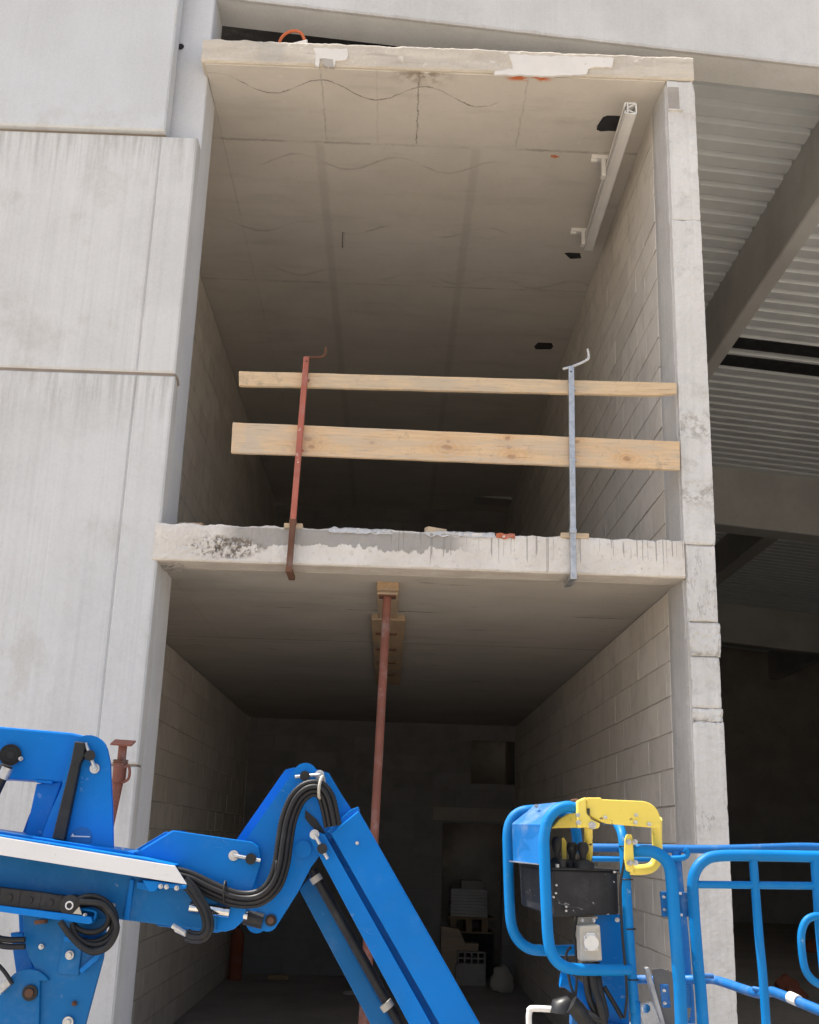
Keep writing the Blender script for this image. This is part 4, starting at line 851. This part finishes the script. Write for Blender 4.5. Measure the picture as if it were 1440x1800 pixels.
MB().tube([P(x, y, 3.99) for x, y in ((106, 1620), (124, 1645), (146, 1666), (168, 1674), (190, 1664), (203, 1642), (204, 1622), (192, 1600), (176, 1588), (140, 1585))], .0105, 12).build('hose', 'rubber', lift)
for dy in (0, 12): MB().tube([P(x, y+dy, 4.05) for x, y in ((-60, 1620), (-10, 1646), (14, 1652), (44, 1652))], .010, 10).build('hose', 'rubber', lift)
MB().tube([P(x, y, 4.05) for x, y in ((-20, 1680), (6, 1706), (22, 1730))], .007, 8).build('hose', 'rubber', lift); plate('spring_bracket', [(-6, 1736), (14, 1718), (20, 1730), (0, 1748)], 4.06, .03, 'zinc')
# chassis with turntable and wheels (below the picture)
box('turntable', (-2.1, 3.85, GZ+.6), (-.95, 4.75, GZ+.86), 'blue', lift, .03); box('chassis', (-2.6, 3.8, GZ+.32), (-.5, 4.8, GZ+.6), 'blue', lift, .03)
box('counterweight', (-2.9, 3.8, GZ+.55), (-2.1, 4.8, GZ+1.0), 'black', lift, .05)
for x in (-2.35, -.75):
    for y, s in ((3.72, -1), (4.88, 1)):
        tw = MB().cyl((x, y-.11, GZ+.32), (x, y+.11, GZ+.32), .32, 36).build('wheel', 'rubber', lift, .03); MB().cyl((x, y+s*.06, GZ+.32), (x, y+s*.118, GZ+.32), .17, 24).build('rim', 'socket', tw, .01)
# ------------------------------------------------------------------ basket
YB0, YB1 = 3.52, 4.45
fx0, fx1 = P(1150, 1800, 3.6).x, P(1698, 1600, 3.52).x
bk = box('basket', (fx0-.35, YB0+.04, .28), (fx1, YB1, .33), 'blueold', lift, .01, 'work basket of bent blue tubes'); 
box('jib_mount', (.52, 4.0, .12), (fx0+.1, 4.3, .28), 'blue', lift, .01)
def btube(name, pts, r=.0165, mat='bluetube', drop=False, parent=bk, sub=5):
    q = [P(*p) for p in pts]
    if drop: e = q[-1]; d = (e-q[-2]).normalized(); q.append(Vector((e.x, e.y, .32)))
    return MB().tube(q, r, 16, True, sub).build(name, mat, parent)
# rear rails first
zr_ = P(1440, 1490, 4.37).z
MB().tube([P(1030, 1490, 4.5), P(1115, 1491, 4.45), P(1240, 1493, 4.4), P(1340, 1491, 4.38), Vector((fx1-.18, 4.37, zr_)), Vector((fx1-.05, 4.34, zr_)), Vector((fx1, 4.2, zr_)), Vector((fx1, 3.75, zr_)), Vector((fx1, YB0+.01, zr_-.08))], .0155, 16, True, 5).build('rear_rail', 'blueold', bk)
MB().cyl((fx1-.04, 4.33, .32), (fx1-.04, 4.33, zr_), .0155, 16).build('rear_post', 'blueold', bk)
btube('rear_rail', [(1042, 1510, 4.48), (1120, 1510, 4.44), (1190, 1509, 4.40), (1205, 1506, 4.40), (1209, 1499, 4.40), (1203, 1493, 4.40)], .0105, 'bluetube')
btube('rear_post', [(1189, 1496, 4.42), (1194, 1560, 4.42), (1202, 1640, 4.42), (1208, 1716, 4.42), (1214, 1800, 4.42)], .0175, 'blueold', True)
btube('mid_rail', [(1118, 1722, 4.45), (1200, 1722, 4.40), (1238, 1722, 4.34), (1262, 1724, 4.28), (1330, 1746, 4.0), (1352, 1744, 3.92), (1366, 1746, 3.86), (1440, 1776, 3.66), (1480, 1792, 3.56)], .0155, 'blueold')
btube('drop_bar', [(1325, 1738, 3.98), (1345, 1742, 3.94), (1372, 1748, 3.84)], .008, 'blueold'); rod('rail_peg', (1238, 1716), (1254, 1716), 4.25, .009, 'blueold', bk)
q0, q1 = P(1389, 1753, 3.79), P(1404, 1760, 3.75); MB().cyl(q0, q1, .0175, 20).build('rail_label', 'socket', bk)
q2 = q0.lerp(q1, .42); 
# front gate hoop E
E_ = [(1240, 1800, YB0), (1236, 1800, YB0), (1228, 1706, YB0), (1220, 1600, YB0), (1218, 1555, YB0), (1223, 1531, YB0), (1238, 1513, YB0), (1262, 1505, YB0), (1326, 1504, YB0), (1440, 1506, YB0), (1560, 1508, YB0), (1645, 1510, YB0), (1680, 1522, YB0), (1694, 1548, YB0), (1698, 1600, YB0)]
MB().tube([Vector((P(1236, 1800, YB0).x+.02, YB0, .32))]+[P(*p) for p in E_[1:]]+[Vector((P(1698, 1600, YB0).x, YB0, .32))], .0168, 18, True, 5).build('gate_frame', 'bluetube', bk)
btube('gate_rail', [(1226, 1555, YB0), (1694, 1560, YB0)], .011); btube('gate_bar', [(1324, 1508, YB0), (1334, 1640, YB0), (1347, 1800, YB0)], .0128, 'bluetube', True)
btube('gate_bar', [(1434, 1508, YB0), (1444, 1640, YB0), (1458, 1800, YB0)], .0165, 'bluetube', True)
btube('gate_handle', [(1446, 1612, YB0-.06), (1432, 1611, YB0-.06), (1418, 1618, YB0-.06), (1410, 1636, YB0-.06), (1409, 1660, YB0-.06), (1414, 1698, YB0-.06), (1424, 1718, YB0-.06), (1440, 1730, YB0-.05), (1452, 1732, YB0)], .011)
# hinge post D
btube('hinge_post', [(1112, 1496, 3.52), (1135, 1496, 3.50), (1152, 1499, 3.49), (1168, 1509, 3.485), (1178, 1526, 3.48), (1182, 1560, 3.48), (1187, 1630, 3.48), (1193, 1710, 3.48), (1198, 1800, 3.48)], .0182, 'bluetube', True)
for (y0, y1) in ((1567, 1612), (1731, 1772)):
    plate('hinge_leaf', [(1162, y0), (1176, y0), (1180, y1), (1166, y1)], 3.53, .02, 'blueold', bk); plate('hinge_leaf', [(1196, y0+2), (1214, y0+2), (1217, y1), (1199, y1)], 3.53, .02, 'blueold', bk)
    for x, y in ((1167, y0+10), (1168, y0+32)): bolt(x, y, 3.528, .0045, bk)
    rod('hinge_pin', (1189, y0+3), (1198, y0+4), 3.50, .004, 'zinc', bk); rod('hinge_pin', (1190, y0+40), (1200, y0+42), 3.50, .004, 'zinc', bk)
# front loops A and B, post C
btube('front_loop', [(1018, 1420, 3.50), (995, 1418, 3.50), (977, 1425, 3.50), (963, 1443, 3.50), (957, 1470, 3.50), (957, 1500, 3.50), (960, 1580, 3.50), (964, 1650, 3.50), (972, 1680, 3.50), (990, 1698, 3.50), (1015, 1704, 3.51), (1060, 1705, 3.54), (1108, 1705, 3.56)], .0165)
btube('front_loop', [(1016, 1500, 3.82), (1014, 1468, 3.82), (1008, 1446, 3.82), (994, 1431, 3.82), (970, 1424, 3.82), (935, 1424, 3.78), (914, 1428, 3.78), (900, 1440, 3.78), (893, 1462, 3.78), (893, 1500, 3.78), (896, 1590, 3.78), (900, 1628, 3.78), (911, 1652, 3.78), (930, 1667, 3.78), (955, 1671, 3.78), (1015, 1670, 3.80)], .0165)
btube('front_loop', [(1062, 1441, 3.72), (1078, 1443, 3.68), (1090, 1456, 3.62), (1096, 1480, 3.58), (1100, 1540, 3.57), (1107, 1660, 3.57), (1116, 1780, 3.57), (1118, 1800, 3.57)], .0150, 'bluetube', True)
# blue hood over the controls
hc = [(900, 1452, 3.76), (957, 1453, 3.51), (950, 1519, 3.51), (902, 1515, 3.76)]
hq = [P(*p) for p in hc]; MB().prism(hq, (.004, .006, 0)).build('control_hood', 'blueold', bk, .001)
tq = [P(900, 1452, 3.76), P(957, 1453, 3.51), P(1012, 1410, 3.58), P(928, 1419, 3.80)]; MB().prism(tq, (0, 0, .006)).build('control_hood', 'blueold', bk, .001)
MB().prism([P(895, 1513, 3.765), P(952, 1519, 3.505), P(952, 1521, 3.505), P(895, 1515, 3.765)], (.006, .006, 0)).build('hood_flange', 'zinc', bk)
bolt(943, 1417, 3.7, .006, bk)
# black control box
Ln, Nn, Rn = (912, 1521, 3.80), (973, 1529, 3.545), (1086, 1532, 3.60)
def down(p, y2, x2): a = P(*p); c = P(x2, y2, p[2]); return a, c
tl_, lo_l = down(Ln, 1592, 916); tn, lo_n = down(Nn, 1612, 974); tr_, lo_r = down(Rn, 1608, 1089)
tb = tl_+(tr_-tn); lb = lo_l+(lo_r-lo_n)
cb = MB().hexa([lo_n, lo_r, lb, lo_l], [tn, tr_, tb, tl_]).build('control_box', 'blackbox', lift, .006, 'speckled black control box with three joysticks')
up_ = Vector((0, 0, .006)); MB().hexa([tn+Vector((-.004, -.004, 0)), tr_+Vector((.004, -.004, 0)), tb, tl_], [tn+up_+Vector((-.004, -.004, 0)), tr_+up_+Vector((.004, -.004, 0)), tb+up_, tl_+up_]).build('box_lid', 'blackbox', cb, .002)
def stick(px, py0, py1, Y, r, base):
    a, c = P(px, py0, Y), P(px, py1, Y); L = a.z-c.z
    MB().tube([c, c+(a-c)*.12, c+(a-c)*.2, c+(a-c)*.28, c+(a-c)*.36], [base, base*.92, base*.96, base*.7, base*.45], 20, True, 1).build('boot', 'rubber', cb)
    MB().tube([c+(a-c)*.3, c+(a-c)*.5, c+(a-c)*.62, c+(a-c)*.75, c+(a-c)*.9, c+(a-c)*.98, a], [r*.55, r*.6, r*.9, r*1.05, r*.98, r*.7, r*.2], 16, True, 1).build('joystick', 'blackbox', cb)
stick(979, 1470, 1530, 3.60, .015, .030); stick(1006, 1480, 1528, 3.63, .017, .034); stick(1025, 1480, 1528, 3.60, .017, .036)
MB().cyl(P(988, 1528, 3.57), P(988, 1510, 3.57), .013, 18).build('switch', 'black', cb, .002); MB().cyl(P(980, 1530, 3.56), P(980, 1519, 3.56), .006, 12).build('switch', 'bolt', cb)
plate('switch_guard', [(987, 1474), (991, 1472), (996, 1480), (996, 1515), (989, 1515)], 3.66, .006, 'yellow', lift)
random.seed(3)
for (x, y) in ((978, 1556), (977, 1570), (995, 1594), (995, 1601), (973, 1577), (1080, 1533)): bolt(x, y, 3.545 if x < 990 else 3.55, .0032, cb)
# socket box and its bracket
plate('socket_bracket', [(1013, 1612), (1052, 1611), (1050, 1616), (1046, 1616), (1046, 1630), (1013, 1632)], 3.60, .03, 'beige', lift, .002)
for x in (1023, 1043): bolt(x, 1618, 3.597, .006)
sb = plate('socket_box', [(1019, 1628), (1055, 1626), (1059, 1689), (1021, 1690)], 3.535, .07, 'beige', lift, .004, 'beige socket box under the control box')
plate('box_back', [(1013, 1630), (1050, 1628), (1052, 1692), (1015, 1693)], 3.605, .02, 'beige', sb, .002)
plate('socket', [(1027, 1645), (1031, 1645), (1032, 1640), (1046, 1640), (1047, 1644), (1050, 1645), (1052, 1671), (1029, 1672)], 3.528, .01, 'socket', sb, .002)
p = P(1040, 1658, 3.522); MB().cyl(p, p+Vector((0, .008, 0)), .0215, 28).build('socket_cap', 'socket', sb, .002)
for x, y in ((1030, 1648), (1048, 1647), (1031, 1669), (1050, 1668)): bolt(x, y, 3.528, .0025, sb)
plate('mount_plate', [(1048, 1606), (1097, 1608), (1106, 1790), (1110, 1830), (1040, 1830), (1040, 1750)], 3.66, .012, 'blue', lift, .002); bolt(1085, 1617, 3.60, .007)
# cables below the box
for i, (pts, r) in enumerate((([(1030, 1692, 3.58), (1032, 1730, 3.58), (1038, 1760, 3.57), (1052, 1790, 3.57)], .011), ([(1040, 1692, 3.57), (1046, 1735, 3.56), (1056, 1770, 3.55), (1062, 1800, 3.55)], .013), ([(1048, 1692, 3.58), (1054, 1740, 3.56), (1064, 1785, 3.56), (1050, 1792, 3.55), (1010, 1768, 3.57)], .012),
        ([(1004, 1664, 3.6), (996, 1676, 3.6), (997, 1700, 3.6), (1004, 1735, 3.6), (1014, 1756, 3.6)], .004), ([(1016, 1600, 3.6), (1010, 1640, 3.6), (1012, 1660, 3.6), (1014, 1720, 3.6), (1012, 1750, 3.6)], .004), ([(1100, 1500, 3.55), (1091, 1560, 3.55), (1094, 1640, 3.55), (1102, 1740, 3.55), (1098, 1790, 3.55)], .004),
        ([(1062, 1735, 3.57), (1080, 1765, 3.57), (1094, 1790, 3.56)], .007))): MB().tube([P(*q) for q in pts], r, 10).build('cable', 'rubber', lift)
MB().tube([P(1040, 1806, 3.56), P(1012, 1772, 3.56), P(1004, 1766, 3.56)], [.024]*2+[.028], 16, True, 1).build('cable_sleeve', 'rubber', lift)
p = P(993, 1772, 3.6); MB().tube([p+Vector((0, 0, -.012)), p, p+Vector((.02, 0, .02))], [.045, .043, .02], 20, True, 1).build('grommet', 'rubber', lift)
for y in (1488, 1546, 1633, 1722): p = P(1099+(y-1488)*.06, y, 3.57); MB().tube([p+Vector((.0165*math.cos(k*.5236), .0165*math.sin(k*.5236), 0)) for k in range(13)], .002, 6).build('cable_tie', 'black', lift)
MB().tube([P(x, y, 3.6) for x, y in ((932, 1900), (930, 1800), (931, 1780), (938, 1773), (1000, 1777), (1040, 1783))], .009, 10, True, 4).build('cable_guard', 'socket', lift)
MB().tube([P(x, y, 3.72) for x, y in ((985, 1722), (1000, 1726), (1030, 1750), (1060, 1790))], .022, 14).build('jib_stub', 'blue', lift)
plate('floor_bracket', [(1008, 1786), (1100, 1806), (1120, 1830), (1120, 1900), (1008, 1900)], 3.62, .08, 'blueold', lift)
# yellow overhead guard
plate('guard_bar', [(1032, 1402), (1057, 1402), (1058, 1405), (1127, 1408)]+arc(1127, 1442, 34, -80, 0, 8)+[(1162, 1456), (1149, 1455), (1068, 1448), (1054, 1443), (1038, 1434), (1031, 1422)], 3.47, .035, 'yellow', lift, .008, 'chipped yellow overhead guard bar')
MB().tube([P(*q) for q in ((1155, 1440, 3.49), (1155, 1470, 3.53), (1156, 1500, 3.55), (1153, 1516, 3.555), (1143, 1526, 3.555), (1128, 1529, 3.55), (1108, 1529, 3.55))], .0155, 16).build('guard_tube', 'yellow', lift)
plate('guard_clamp', [(1015, 1408), (1031, 1401), (1032, 1428), (1040, 1440), (1056, 1448), (1053, 1456), (1042, 1458), (1030, 1454), (1018, 1456), (1015, 1430)], 3.462, .05, 'yellow', lift, .004)
plate('guard_slot', [(1032, 1421), (1037, 1421), (1037, 1435), (1033, 1431)], 3.460, .004, 'black', lift, 0)
for x, y, r in ((1017, 1446, .007), (1041, 1451, .011), (1016, 1433, .006), (1064, 1437, .0055), (1118, 1433, .005), (1117, 1446, .006), (1141, 1449, .006)): bolt(x, y, 3.468 if x > 1050 else 3.46, r)
plate('guard_bar', [(969, 1456), (983, 1440), (1000, 1430), (1016, 1429), (1016, 1455)], 3.60, .03, 'yellow', lift, .004)
MB().tube([P(*q) for q in ((1034, 1450, 3.60), (1035, 1490, 3.64), (1033, 1508, 3.66), (1026, 1520, 3.68))], .0135, 14).build('guard_tube', 'yellow', lift)
plate('guard_clamp', [(1101, 1475), (1104, 1467), (1111, 1466), (1113, 1475), (1116, 1522), (1113, 1534), (1104, 1532), (1100, 1510)], 3.49, .03, 'yellow', lift, .004)
for x, y in ((1105, 1480), (1116, 1480), (1107, 1517), (1117, 1517)): bolt(x, y, 3.488, .008)
MB().tube([P(1004, 1409, 3.5), P(1016, 1408, 3.5)], .007, 8, True, 1).build('bolt', 'rust', lift)
# circular saw lying in the basket
sw = thing('circular_saw', (P(1170, 1760, 3.75).x, 3.75, .33), 'steel circular saw with scalloped blade standing upright in the basket', 'saw')
cx, cy, R_ = 1138, 1770, 72; bl = []
for k in range(64):
    a = math.radians(-78+k*2.35); r = R_*(1 if k % 2 else .955); bl.append((cx+r*math.cos(a)*.95+10, cy+r*math.sin(a)))
plate('blade', [(1146, 1704)]+[q for q in bl if q[1] > 1702 and q[0] > 1146]+[(1190, 1860), (1172, 1840)], 3.74, .006, 'blade', sw, 0)
plate('blade_guard', [(1134, 1702), (1141, 1700), (1168, 1794), (1186, 1860), (1177, 1860), (1160, 1796)], 3.72, .03, 'zinc', sw, .003)
plate('motor_plate', [(1122, 1768), (1146, 1761), (1158, 1790), (1162, 1800), (1130, 1806)], 3.70, .03, 'zinc', sw, .003); p = P(1136, 1773, 3.698); MB().cyl(p, p+Vector((0, .006, 0)), .013, 20).build('motor_cap', 'chrome', sw, .002)
box('saw_table', (p.x-.12, 3.66, .33), (p.x+.28, 3.98, P(1160, 1850, 3.74).z+.05), 'zinc', sw, .004)
